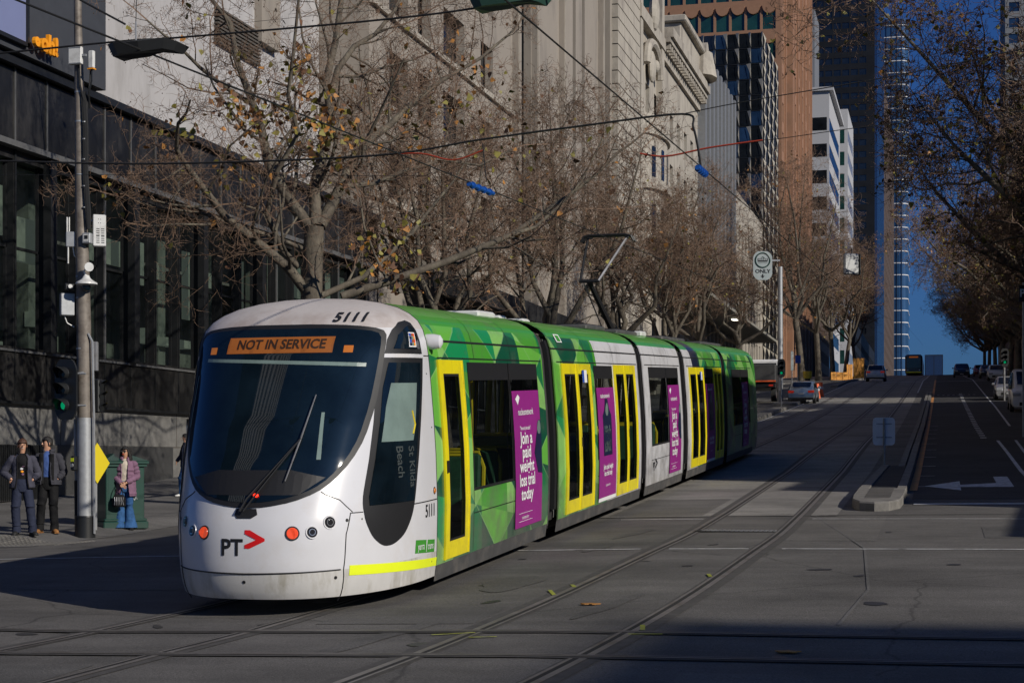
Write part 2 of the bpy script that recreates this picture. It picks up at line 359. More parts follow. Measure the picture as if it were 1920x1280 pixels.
        s.add([fn(v.x, v.y) for v in r[0]], [tuple(f) for f in r[2]], m)
    def build(s, name, parent=None, smooth=False, label=None, angle=None):
        me = bpy.data.meshes.new(name); me.from_pydata(s.v, [], s.f)
        for k in s.mats: me.materials.append(M[k])
        me.polygons.foreach_set('material_index', s.m)
        if smooth:
            me.polygons.foreach_set('use_smooth', [True]*len(s.f))
            try: me.set_sharp_from_angle(angle=angle or rad(40))
            except Exception: pass
        me.update(); o = bpy.data.objects.new(name, me); COL.objects.link(o)
        if parent: o.parent = parent
        if label: o['label'] = label
        return o
def tag(o, label, cat, group=None, kind=None):
    o['label'] = label; o['category'] = cat
    if group: o['group'] = group
    if kind: o['kind'] = kind
    return o
def thing(name, label, cat, loc=(0,0,0), rot=(0,0,0), group=None):
    o = bpy.data.objects.new(name, None); COL.objects.link(o); o.location = loc; o.rotation_euler = rot; o.empty_display_size = .2
    return tag(o, label, cat, group)
def struct(name, mb, **k):
    o = mb.build(name, **k); o['kind'] = 'structure'; return o
def dup(root, loc, rot=None, label=None, scale=None):
    r = root.copy(); COL.objects.link(r); r.location = loc
    if rot is not None: r.rotation_euler = rot
    if scale is not None: r.scale = scale
    if label: r['label'] = label
    def rec(a, b):
        for ch in list(a.children):
            c = ch.copy(); COL.objects.link(c); c.parent = b; rec(ch, c)
    rec(root, r); return r
def bake(o):
    dg = bpy.context.evaluated_depsgraph_get(); dg.update()
    me = bpy.data.meshes.new_from_object(o.evaluated_get(dg)); o.modifiers.clear(); o.data = me
    for p in me.polygons: p.use_smooth = True
def MX(loc, xd, yd):
    x = Vector(xd).normalized(); y = Vector(yd).normalized(); z = x.cross(y)
    return Matrix(((x.x,y.x,z.x,loc[0]),(x.y,y.y,z.y,loc[1]),(x.z,y.z,z.z,loc[2]),(0,0,0,1)))

# ================================================================== GROUND
def sheet(mb, xs, ys, fn, m):
    vs = [(x, y, fn(x, y)) for y in ys for x in xs]; n = len(xs)
    mb.add(vs, [(j*n+i, j*n+i+1, (j+1)*n+i+1, (j+1)*n+i) for j in range(len(ys)-1) for i in range(n-1)], m)
def rng(a, b, st):
    n = max(1, int(round((b-a)/st))); return [a+(b-a)*i/n for i in range(n+1)]
YS = sorted(set([round(v, 3) for v in rng(-60, 60, 1)+rng(60, 360, 3)+rng(360, 1500, 30)+[2500, 4000, 6000]]+[14.5,22.7,29.7,43.6]))
XS = sorted(set([-3000,-600,-150,-60]+rng(-30, 14, 1)+[30,60,150,600,3000]+[-16.0,-15.9,-15.5,-15.4,-8.2,-3.3]))
mb = MB(); sheet(mb, XS, YS, lambda x, y: zg(x, y)-(.0 if x > -60 else .02), 'asphalt'); struct('road', mb, smooth=True)
def strip(mb, pts, wd, m, lift, fn=zg):          # a flat band along a polyline, draped on the ground
    P = []
    for a, b in zip(pts, pts[1:]):
        a = Vector(a); b = Vector(b); n = max(1, int((b-a).length/1.0)); P += [a.lerp(b, i/n) for i in range(n)]
    P.append(Vector(pts[-1])); vs = []
    for i, p in enumerate(P):
        d = (P[min(i+1, len(P)-1)]-P[max(i-1, 0)]).normalized(); n = Vector((d.y, -d.x))*wd/2
        for q in (p+n, p-n): vs.append((q.x, q.y, fn(q.x, q.y)+lift))
    mb.add(vs, [(2*i, 2*i+1, 2*i+3, 2*i+2)[::-1] for i in range(len(P)-1)], m)
# darker asphalt of the right-hand carriageway and concrete of the tram lanes further up
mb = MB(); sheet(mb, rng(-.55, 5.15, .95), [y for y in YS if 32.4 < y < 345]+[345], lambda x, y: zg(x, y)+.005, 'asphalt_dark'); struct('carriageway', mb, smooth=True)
mb = MB(); sheet(mb, [-8.6,-8.2,-7.2,-6.2,-5.2,-4.2,-3.3,-2.6,-1.75], [28.9]+[y for y in YS if 29 < y < 345], lambda x, y: zg(x, y)+.004, 'concrete'); struct('tram_lane', mb, smooth=True)
# pavements
mb = MB(); sheet(mb, sorted(rng(-40,-15.5,.9)+rng(-17.9,-15.5,.3)), sorted(rng(26, 40, .35)+[y for y in YS if 40 < y < 360]), lambda x, y: zg(x, y)+pav(x, y)+.006, 'pavement')
struct('pavement', mb, smooth=True)
mb = MB()
for a, b in ((21, 345),):
    ys = [y for y in YS if a <= y <= b]
    sheet(mb, [5.3, 7, 9, 11], ys, lambda x, y: zg(x, y)+.13, 'pavement')
struct('pavement_right', mb, smooth=True)
mb = MB()
for y0, y1 in [(a, a+1.18) for a in rng(33, 200, 1.2)]:
    for x0, x1 in ((-15.52, -15.36), (5.16, 5.32)):
        vs = []
        for (x, y) in ((x0,y0),(x1,y0),(x1,y1),(x0,y1)): vs += [(x, y, zg(x, y)-.02), (x, y, zg(x, y)+.14)]
        mb.add(vs, [(1,3,5,7),(0,2,3,1),(2,4,5,3),(4,6,7,5),(6,0,1,7)], 'kerb')
struct('kerb', mb)
# median strip with its rounded nose between the tram lanes and the right-hand carriageway
mb = MB(); nose = [(-1.62, 32), (-1.58, 30.9), (-1.42, 30.2), (-1.15, 30.0), (-.9, 30.1), (-.72, 30.7), (-.68, 32)]
def med(mb, poly, h, m, ins=0):
    n = len(poly); c = Vector((sum(p[0] for p in poly)/n, sum(p[1] for p in poly)/n))
    vs = [(x, y, zg(x, y)-.02) for x, y in poly]+[(x, y, zg(x, y)+h-.03) for x, y in poly]
    q = [Vector(p).lerp(c, .03) for p in poly]; vs += [(p.x, p.y, zg(p.x, p.y)+h) for p in q]
    mb.add(vs, [(i,(i+1)%n,n+(i+1)%n,n+i)[::-1] for i in range(n)]+[(n+i,n+(i+1)%n,2*n+(i+1)%n,2*n+i)[::-1] for i in range(n)]+[tuple(range(2*n, 3*n))[::-1]], m)
med(mb, nose+[(-.68, 34), (-1.62, 34)], .17, 'kerb'); med(mb, [(-1.62,34.01),(-1.42,34.01),(-1.30,44),(-1.48,44)], .16, 'kerb'); med(mb, [(-1.415,34.01),(-.87,34.01),(-.87,44),(-1.295,44)], .13, 'asphalt_dark')
ys = rng(34, 128, 1.2)
for a, b in zip(ys, ys[1:]):
    for x0, x1 in ((-.86, -.68),)+(((-1.06, -.90),) if a > 43.5 else ()):
        med(mb, [(x0,a+.01),(x1,a+.01),(x1,b-.01),(x0,b-.01)], .16, 'kerb')
med(mb, [(-1.38,31.0),(-.9,31.0),(-.9,33.95),(-1.38,33.95)], .176, 'asphalt')
struct('median_strip', mb)
# tram rails: grooved rail = bed, two bright heads and the groove between
mb = MB()
A = [(-1.38,330),(-4.03,330),]
trackR = [[(-4.02,330),(-3.99,60),(-3.9,44.7),(-3.78,29.3),(-3.76,25.1),(-3.85,22.35),(-3.99,17.7),(-4.14,14.8),(-4.3,12.4),(-4.6,9.6),(-5.4,5),(-7,-1)],
          [(-2.58,330),(-2.56,60),(-2.46,44.7),(-2.34,29.3),(-2.32,25.1),(-2.38,22.35),(-2.50,17.7),(-2.65,14.8),(-2.82,12.4),(-3.12,9.6),(-3.9,5),(-5.5,-1)]]
trackL = [[(-7.6,330),(-7.6,30),(-7.6,22),(-7.72,17.7),(-8.0,14.8),(-8.22,13.2),(-8.6,11),(-9.6,7),(-12,1)],
          [(-6.16,330),(-6.16,30),(-6.14,22),(-6.16,17.7),(-6.32,14.6),(-6.52,12.9),(-6.8,10.5),(-7.9,6),(-10.3,0)]]
def smooth_pts(P):
    out = []
    for i in range(len(P)-1):
        p0 = Vector(P[max(i-1,0)]); p1 = Vector(P[i]); p2 = Vector(P[i+1]); p3 = Vector(P[min(i+2,len(P)-1)])
        n = max(2, int((p2-p1).length/.8)) if (p2-p1).length < 40 else 4
        for k in range(n):
            t = k/n; out.append(.5*((2*p1)+(p2-p0)*t+(2*p0-5*p1+4*p2-p3)*t*t+(3*p1-p0-3*p2+p3)*t**3) if (p2-p1).length < 30 and 0 < i < len(P)-2 and (p1-p0).length < 30 and (p3-p2).length < 30 else p1.lerp(p2, t))
    out.append(Vector(P[-1])); return out
def offs(P, d):
    Q = []
    for i, p in enumerate(P):
        t = (P[min(i+1,len(P)-1)]-P[max(i-1,0)]).normalized(); Q.append(p+Vector((t.y,-t.x))*d)
    return Q
def rail(name, P, inner, lift=0, k=1):
    mb = MB(); P = smooth_pts(P)
    strip(mb, P, .30*k, 'weld_bed', .006+lift); strip(mb, offs(P, 0), .065*k, 'steel_rail', .011+lift)
    strip(mb, offs(P, inner*.058*k), .045*k, 'rail_groove', .0095+lift); strip(mb, offs(P, inner*.1*k), .032*k, 'steel_rail', .011+lift)
    return struct(name, mb)
for tr in (trackL, trackR):
    rail('tram_rail', tr[0], -1 if tr[0][0][1] > tr[0][-1][1] else 1); rail('tram_rail', tr[1], 1)
for s, e in (((-40, 14.62), (30, 14.5)), ((-40, 13.15), (30, 13.07))):
    rail('cross_rail', [s, (-20, s[1]+.05), (-6, 14.55 if s[1] > 14 else 13.03), (0, 14.49 if s[1] > 14 else 13.06), e], -1, .006, .62)
# painted markings
mb = MB()
for a, b in (((-40, 22.4), (-7.75, 22.76)), ((-5.9, 22.76), (-4.05, 22.74)), ((-3.65, 22.7), (-2.55, 22.69)), ((-2.1, 22.69), (24, 22.73))): strip(mb, [a, b], .085, 'line_paint', .008)
for a, b in (((-5.4, 28.35), (-3.95, 28.3)), ((-2.1, 28.2), (20, 27.5))): strip(mb, [a, b], .07, 'line_paint', .009)
strip(mb, [(-.5, 31.7), (5.1, 31.7)], .32, 'line_paint', .010)
strip(mb, [(1.9, 60), (1.95, 33.2)], .1, 'line_paint', .011); 
strip(mb, [(3.0, 330), (3.0, 100), (2.85, 74)], .1, 'line_paint', .011)
strip(mb, [(2.5, 60), (2.35, 46)], .09, 'line_paint', .011)
for y in rng(62, 125, 2.0): strip(mb, [(1.35+(125-y)*.002, y), (1.35+(125-y)*.002, y+.8)], .22, 'line_paint', .011)
for y in rng(37, 75, 4.2): strip(mb, [(-.5, y), (-.15, y)], .09, 'line_paint', .011)
strip(mb, [(-.6, 165), (5.1, 165)], .45, 'line_paint', .012); strip(mb, [(-8.4, 166), (-1.7, 166)], .45, 'line_paint', .012)
strip(mb, [(-15, 118), (-8.2, 116), (-5.2, 115.5)], .4, 'line_paint', .010)
strip(mb, [(-16, 141), (-9.6, 141)], .35, 'line_paint', .010)
for x in rng(-.3, 2.2, .36): strip(mb, [(x, 123), (x+.16, 123)], .5, 'line_paint', .012)
strip(mb, [(-8.7, 330), (-8.7, 60)], .1, 'line_paint', .010); strip(mb, [(-1.75, 330), (-1.75, 130)], .1, 'line_paint', .010)
struct('road_marking', mb)
mb = MB()   # turn arrow
for q in ([(1.5,36.7),(1.5,40.6),(1.18,40.6),(1.18,38.1)], [(.35,36.75),(1.5,36.7),(1.18,38.1),(.35,37.5)], [(.4,35.6),(.4,38.9),(-.35,37.1)]):
    mb.add([(x, y, zg(x, y)+.012) for x, y in q], [tuple(range(len(q)))], 'line_paint')
struct('turn_arrow', mb)
mb = MB(); strip(mb, [(-.57, 35.6), (-.57, 175)], .16, 'orange_paint', .013); struct('orange_line', mb)
mb = MB(); strip(mb, [(-2.1, 28.9), (-1.0, 22.8), (-.75, 18), (-.9, 15.2)], .035, 'pavement', .007)
strip(mb, [(-1.7, 28.9), (-8.8, 28.9)], .06, 'rail_groove', .0085); strip(mb, [(-1.9, 29.0), (5, 29.6)], .05, 'rail_groove', .0085)
for y in rng(36, 120, 6): strip(mb, [(-8.6, y), (-1.75, y)], .035, 'rail_groove', .0085)
for y in (24.2, 26.4): strip(mb, [(-22, y), (-9, y+.3)], .04, 'weld_bed', .0075)
struct('road_joint', mb)
mb = MB(); random.seed(12)   # repairs, stains and paint left on the crossing
def blob(x, y, rx, ry, m, lift, rot=0, jag=.25, n=22):
    ph = [random.uniform(0, 6.28) for _ in range(3)]; vs = []
    for i in range(n):
        a = 2*math.pi*i/n; r = 1+jag*(.5*math.sin(2*a+ph[0])+.3*math.sin(3*a+ph[1])+.25*math.sin(5*a+ph[2])); px, py = rx*r*math.cos(a), ry*r*math.sin(a)
        X, Y = x+px*math.cos(rot)-py*math.sin(rot), y+px*math.sin(rot)+py*math.cos(rot); vs.append((X, Y, zg(X, Y)+lift))
    vs.append((x, y, zg(x, y)+lift)); mb.add(vs, [(i, (i+1)%n, n) for i in range(n)], m)
for x0, x1, y0, y1, m in ((.6,4,24.5,26.4,'asphalt_patch'),(-11,-8.9,18.2,20.2,'asphalt_pale'),(-5.9,-4.3,15.1,16.4,'asphalt_patch'),(-2.2,-.9,24.0,28.8,'asphalt_pale'),(-13.5,-11,23.2,25.2,'asphalt_patch'),(-8.4,-6.8,10.3,12.4,'asphalt_patch'),(-1.9,-.4,9.9,12.4,'asphalt_pale'),(-5.8,-4.1,29.2,33.5,'asphalt_pale')):
    X = rng(x0, x1, .6); Y = rng(y0, y1, .6); sheet(mb, X, Y, lambda x, y: zg(x, y)+.0045, m)
struct('road_patch', mb)
mb = MB()
for k in range(26): x = random.uniform(-9, 2); y = random.uniform(9.5, 27); blob(x, y, random.uniform(.05,.22), random.uniform(.03,.12), 'oil_stain', .0052+k*.00003, random.uniform(0,3))
for k in range(8): y = random.uniform(10, 30); x = random.choice((-3.1,-4.7,-7.0))+random.uniform(-.3,.3); blob(x, y, random.uniform(.1,.3), random.uniform(.4,1.2), 'asphalt_patch', .0062+k*.00003, -.15, .35)
struct('road_stain', mb)
mb = MB()
for px, py, l, a in ((1035,1112,.5,1.9),(1205,1178,.35,1.75),(850,1190,.4,.4),(1075,1100,.3,1.9),(1330,1080,.3,1.8),(905,1196,.25,.2),(1210,1190,.3,.1)):
    g = G(px, py); strip(mb, [(g.x-math.cos(a)*l/2, g.y-math.sin(a)*l/2), (g.x+math.cos(a)*l/2, g.y+math.sin(a)*l/2)], .045, 'marker_paint', .0125)
struct('marking_paint', mb)
mb = MB()   # drain grating across the tram lane
for x in rng(-3.6, -2.5, .075): mb.box(x, x+.045, 25.55, 25.95, zg(-3, 25.7)+.004, zg(-3, 25.7)+.016, 'steel_pole')
mb.box(-3.7,-2.4,25.5,26.0, zg(-3,25.7)-.05, zg(-3,25.7)+.007, 'rail_groove'); struct('drain_grating', mb)
mb = MB()   # tactile paving by the kerb ramp
for i in range(22):
    for j in range(11):
        x = -17.35+i*.1+j*.02; y = 26.35+j*.1; z = zp(x, y)+.007
        mb.box(x-.047, x+.047, y-.047, y+.047, z-.01, z+.004, 'kerb'); mb.box(x-.02, x+.02, y-.02, y+.02, z+.004, z+.010, 'kerb')
struct('tactile_paving', mb)
for k, (px, py) in enumerate(((1106, 1134), (1477, 1224))):
    p = G(px, py); mb = MB(); mb.prism([(.13*math.cos(a)*(1+.3*math.sin(5*a)), .1*math.sin(a)*(1+.3*math.sin(5*a))) for a in [i*math.pi/8 for i in range(16)]], .012, .02, 'leaf_orange')
    o = mb.build('fallen_leaf'); o.location = p; o.scale = (.7,.7,1); tag(o, ('orange fallen leaf lying on the sunlit asphalt between the curving rails', 'orange fallen leaf lying in the dark shadow on the asphalt at lower right')[k], 'leaf')
# ================================================================== TRAM
TX, TY = -6.85, 15.6
TR0 = (TX, TY, .10+.0505*(TY-17.8))
tram = thing('tram', 'white and green articulated low floor tram with yellow doors, showing NOT IN SERVICE', 'tram', TR0, (math.atan(.0505), 0, 0))
HWT = [(.15,1.31),(.4,1.345),(1.0,1.365),(1.6,1.355),(2.0,1.335),(2.7,1.285),(2.87,1.26),(3.0,1.215),(3.1,1.15),(3.18,1.05),(3.25,.91),(3.31,.70),(3.35,.44),(3.37,.05)]
def hw(z): return max(.02, lerp(HWT, z)-.03*min(1, (3.4-z)*2))
YFT = [(.15,.16),(.22,.09),(.3,.05),(.45,.01),(.6,0),(.9,.02),(1.05,.06),(1.2,.13),(1.6,.31),(2.0,.52),(2.81,1.0),(3.0,1.17),(3.1,1.30),(3.18,1.44),(3.25,1.60),(3.31,1.80),(3.35,2.02),(3.37,2.24)]
def yf(z): return lerp(YFT, z)
def yfull(z): return lerp([(1,2.0),(3,1.85),(3.15,1.98),(3.25,2.1),(3.37,2.3)], z)
PW = 2.5
def nose_y(x, z):
    u = min(.9999, abs(x)/hw(z)); L = yfull(z)-yf(z); return yf(z)+L*(1-math.sqrt(1-u**PW))
def nfront(off):       # map (x, z) on the front of the nose
    def f(x, z):
        e = .01; p = Vector((x, nose_y(x, z), z)); a = Vector((x+e, nose_y(x+e, z), z))-p; b = Vector((x, nose_y(x, z+e), z+e))-p
        n = b.cross(a).normalized()
        if n.y > 0: n = -n
        return p+n*off
    return f
def nose_x(y, z):
    L = yfull(z)-yf(z); q = min(1, max(0, (y-yf(z))/L)); return hw(z)*(1-(1-q)**2)**(1/PW)
def nside(off, sg=1):  # map (y, z) on the flank of the nose
    def f(y, z):
        e = .01; g = lambda y, z: Vector((nose_x(y, z), y, z))
        p = g(y, z); n = (g(y+e, z)-p).cross(g(y, z+e)-p).normalized()
        if n.x < 0: n = -n
        p = p+n*off; return Vector((p.x*sg, p.y, p.z))
    return f
# cab shell
mb = MB(); ZL = [.215,.25,.3,.4,.5,.6,.75,.9,1.05,1.2,1.4,1.6,1.8,2.0,2.2,2.4,2.6,2.75,2.87,2.95,3.0,3.05,3.1,3.14,3.18,3.22,3.25,3.28,3.31,3.33,3.35,3.36,3.37]
A = []
for k in range(0, 33):      # angle samples, denser towards the flank
    A.append(math.sin(math.pi/2*k/32)**.9)
US = sorted([-a for a in A if a > 0]+A)
def sect(z):
    r = [Vector((u*hw(z), nose_y(u*hw(z)*.99999, z), z)) for u in US]; r[0].y = r[-1].y = yfull(z)
    r[0].x = -hw(z); r[-1].x = hw(z)
    return [Vector((-hw(z), 2.34, z))]+r+[Vector((hw(z), 2.34, z))]
rows = [sect(z) for z in ZL]; n = len(rows[0]); vs = [v for r in rows for v in r]
for i in range(len(ZL)-1):
    m = 't_bumper' if ZL[i+1] <= .5 else 't_rooftop' if ZL[i] >= 2.99 else 't_white'
    b = len(mb.v); mb.add(vs[i*n:(i+2)*n], [(k, k+1, n+k+1, n+k) for k in range(n-1)], m)
bm = bmesh.new(); me = mb.build('cab_shell', tram, smooth=True, angle=rad(60)); bm.from_mesh(me.data); bmesh.ops.remove_doubles(bm, verts=bm.verts, dist=1e-4); bm.to_mesh(me.data); bm.free()
# grooves and panel joints
def tubeon(mb, pts, fn, r, m): mb.tube([fn(*p) for p in pts], r, m, 5)
def dens(P, st=.06):
    out = []
    for a, b in zip(P, P[1:]):
        a = Vector(a); b = Vector(b); k = max(1, int((b-a).length/st)); out += [tuple(a.lerp(b, i/k)) for i in range(k)]
    return out+[tuple(P[-1])]
mb = MB()
tubeon(mb, dens([(-.95,.50),(0,.485),(.88,.50)]), nfront(.001), .008, 't_black')
for sg in (1, -1):
    ns = nside(.001, sg)
    tubeon(mb, dens([(.47,.17),(.44,.5),(.47,.86),(.54,1.07)]), ns, .006, 't_black')
    tubeon(mb, dens([(.68,1.07),(.54,1.07)]), ns, .006, 't_black')
    mb.tube([nfront(.001)(sg*x, z) for x, z in dens([(.965,1.08),(.86,1.21),(.74,1.27),(.70,1.30)])], .006, 't_black', 5)
    tubeon(mb, dens([(1.55,1.09),(2.32,1.09)]), ns, .006, 't_black')
    tubeon(mb, dens([(1.33,2.71),(1.2,2.71)]), ns, .005, 't_black'); tubeon(mb, dens([(2.15,2.70),(2.32,2.70)]), ns, .005, 't_black')
    mb.tube([(sg*hw(z), 2.335, z) for z in ZL[:-1]], .006, 't_black', 5)
mb.build('panel_joint', tram)
# windscreen: outline symmetric about the middle; black border slightly larger than the clear glass
WH = [(0,3.035),(.35,3.035),(.75,3.02),(1.02,2.985),(1.072,2.9),(1.07,2.6),(1.05,2.17),(1.0,1.83),(.92,1.6),(.79,1.40),(.66,1.29),(.46,1.205),(.2,1.155),(0,1.145)]
W2 = WH[:-1]+[(0,1.145)]+[(-x, z) for x, z in WH[1:-1]][::-1]
def chaikin(P, keep=()):
    out = []
    for i in range(len(P)):
        a = Vector(P[i]); b = Vector(P[(i+1)%len(P)]); c_ = Vector(P[i-1])
        if i in keep: out.append(tuple(a))
        else: out += [tuple(a.lerp(c_, .22)), tuple(a.lerp(b, .22))]
    return out
def inset(P, d):
    c = Vector((0, 2.1)); return [((Vector(p)-c).length-d)/(Vector(p)-c).length*(Vector(p)-c)+c for p in P]
W2 = chaikin(W2)
mb = MB(); mb.patch([tuple(p) for p in W2], nfront(.010), 't_black', .05); mb.patch([tuple(p) for p in inset(W2, .05)], nfront(.015), 't_glass', .07)
ws = mb.build('windscreen', tram, smooth=True, angle=rad(50))
# destination display behind the glass
mb = MB(); x0, x1, za, zb = -.60, .60, 2.725, 2.895
mb.patch([(x0,za),(x1,za),(x1,zb),(x0,zb)], nfront(.018), 't_led', .06)
for k in range(13): z = za+.006+k*.0118; mb.tube([nfront(.019)(x, z) for x in (x0,-.3,0,.3,x1)], .0011, 't_leddark', 3)
mb.text('NOT IN SERVICE', .135, 't_leddark', None, bold=.0045, fn=lambda a, b: nfront(.0215)(a+.02, b+2.812), sx=1.0)
mb.build('destination_display', tram)
mb = MB(); mb.patch([(-.86,2.645),(.93,2.575),(.93,2.615),(-.86,2.68)], nfront(.017), 't_bar', .08); mb.build('sun_visor', tram)
for x in (-.79, .75):
    mb = MB(); mb.patch([(x-.045,2.665+.06),(x+.045,2.665+.06),(x+.045,2.80),(x-.045,2.80)], nfront(.018), 't_amber', .1); mb.build('marker_light', tram)
# dash seen through the screen, and pale strips painted on as window reflections
mb = MB()
mb.patch([(-.72,1.44),(-.5,1.27),(.5,1.27),(.72,1.44),(.4,1.52),(-.4,1.52)], nfront(.0165), 't_black', .08); mb.build('dashboard', tram)
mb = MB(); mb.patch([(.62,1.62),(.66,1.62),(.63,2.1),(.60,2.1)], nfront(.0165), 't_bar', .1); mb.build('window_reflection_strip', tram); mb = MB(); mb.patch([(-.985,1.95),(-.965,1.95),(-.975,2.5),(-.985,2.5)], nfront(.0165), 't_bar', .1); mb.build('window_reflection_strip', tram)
# wiper
mb = MB(); f = nfront
mb.tube([f(.05)(-.06,1.10), f(.06)(.0,1.22), f(.06)(.45,1.82)], [.016,.011,.008], 't_black', 6)
mb.tube([f(.05)(-.02,1.10), f(.055)(.06,1.22), f(.06)(.44,1.80)], [.012,.010,.008], 't_black', 6)
mb.tube([f(.045)(.36,1.40), f(.055)(.45,1.82), f(.045)(.52,2.27)], [.006,.009,.006], 'steel_pole', 5)
mb.patch([(-.13,1.08),(-.12,1.14),(.10,1.14),(.12,1.08),(.06,1.045),(-.1,1.045)], f(.008), 't_black', .06); mb.build('wiper', tram)
mb = MB(); mb.sphere(f(.03)(.08,1.265), .03, .02, .02, 'lamp_red'); mb.build('warning_light', tram)
# lamps
def lamp(x, z, r, m, name):
    p = nfront(0)(x, z); n = (nfront(.01)(x, z)-p).normalized(); mb = MB()
    mb.disc(p-n*.02, n, r*1.25, .026, 't_white' if m == 't_lens' else 't_black', 24, r*1.15); o = mb.build(name, tram, smooth=True)
    mb = MB(); mb.disc(p, n, r, .012, m, 24, r*.9)
    if m == 't_lens': mb.disc(p+n*.012, n, r*.62, .004, 'chrome', 20); mb.disc(p+n*.013, n, r*.45, .008, 't_lens', 20)
    else:
        for i in range(-3, 4):
            for j in range(-3, 4):
                if i*i+j*j <= 10: mb.sphere(p+n*.012+Vector((i*r*.24, 0, j*r*.24)), r*.1, r*.1, r*.1, 'lamp_red' if False else m, 5, 3)
    mb.build('lens', o, smooth=True)
for sg in (-1, 1):
    lamp(sg*.485, .895, .062, 't_redlens', 'headlight'); lamp(sg*.66, .90, .058, 't_lens', 'headlight'); lamp(sg*.80, .99 if sg > 0 else .985, .062, 't_lens', 'headlight')
for x, z in ((-.02,.40),(.84,.42),(-.9,.42),(.93,1.0),(-.93,1.0)): p = nfront(0)(x, z); n = (nfront(.01)(x, z)-p).normalized(); mb = MB(); mb.disc(p-n*.005, n, .018, .008, 't_black', 10); mb.build('fixing_bolt', tram)
for y, z in ((.66,1.0),(2.2,2.5),(2.24,1.9),(2.24,1.22),(2.15,.4)): p = nside(0)(y, z); mb = MB(); mb.disc(p-Vector((.003,0,0)), (1,0,0), .010, .006, 't_black', 8); mb.build('fixing_bolt', tram)
mb = MB()
mb.text('PT', .235, 't_text', None, bold=.006, fn=lambda a, b: nfront(.004)(a*.95-.145, b+.745)); mb.build('lettering', tram, label='dark grey PT letters on white front')
mb = MB(); q = [(.0,.875),(.07,.915),(.0,0)]
ch = [(.0,.93),(.055,.93),(.215,.845),(.215,.82),(.055,.745),(.0,.745),(.0,.78),(.125,.833),(.0,.893)]
mb.patch(ch, nfront(.005), 't_red', .04); mb.build('arrow_logo', tram)
mb = MB(); mb.text('5111', .185, 't_text', None, bold=.005, sx=.95, fn=lambda a, b: nfront(.012)(a+.68, 3.052+(b+.07)*.78)); mb.build('fleet_number', tram, label='black 5111 on the roof edge')
mb = MB(); mb.text('5111', .20, 't_text', None, bold=.003, sx=.78, fn=lambda a, b: nside(.004)(a*1.15+2.07, b+.975)); mb.build('fleet_number', tram, label='black 5111 on the cab side')
mb = MB(); mb.patch([(1.60,.545),(2.23,.50),(2.25,.64),(1.62,.69)], nside(.003), 't_badge', .08)
mb.text('yarra', .115, 't_white_text', None, bold=0, fn=lambda a, b: nside(.006)(a*.86+1.77, b+.605-.03*a), sx=.95)
mb.text('trams', .115, 't_white_text', None, bold=0, fn=lambda a, b: nside(.006)(a*.80+2.09, b+.583-.03*a), sx=.95)
mb.patch([(1.925,.53),(1.935,.53),(1.965,.67),(1.935,.66)], nside(.006), 't_white_text', .05); mb.build('operator_badge', tram)
mb = MB()
mb.patch([(.50,.535),(2.33,.43),(2.33,.335),(.50,.43)], nside(.004), 't_neon', .08); mb.build('reflective_stripe', tram)
mb = MB(); mb.sphere(nside(.0)(2.24,1.19), .02, .032, .032, 't_amber'); mb.disc(nside(0)(2.24,1.19)-Vector((.01,0,0)), (1,0,0), .042, .014, 't_black', 16); mb.build('side_indicator', tram, smooth=True)
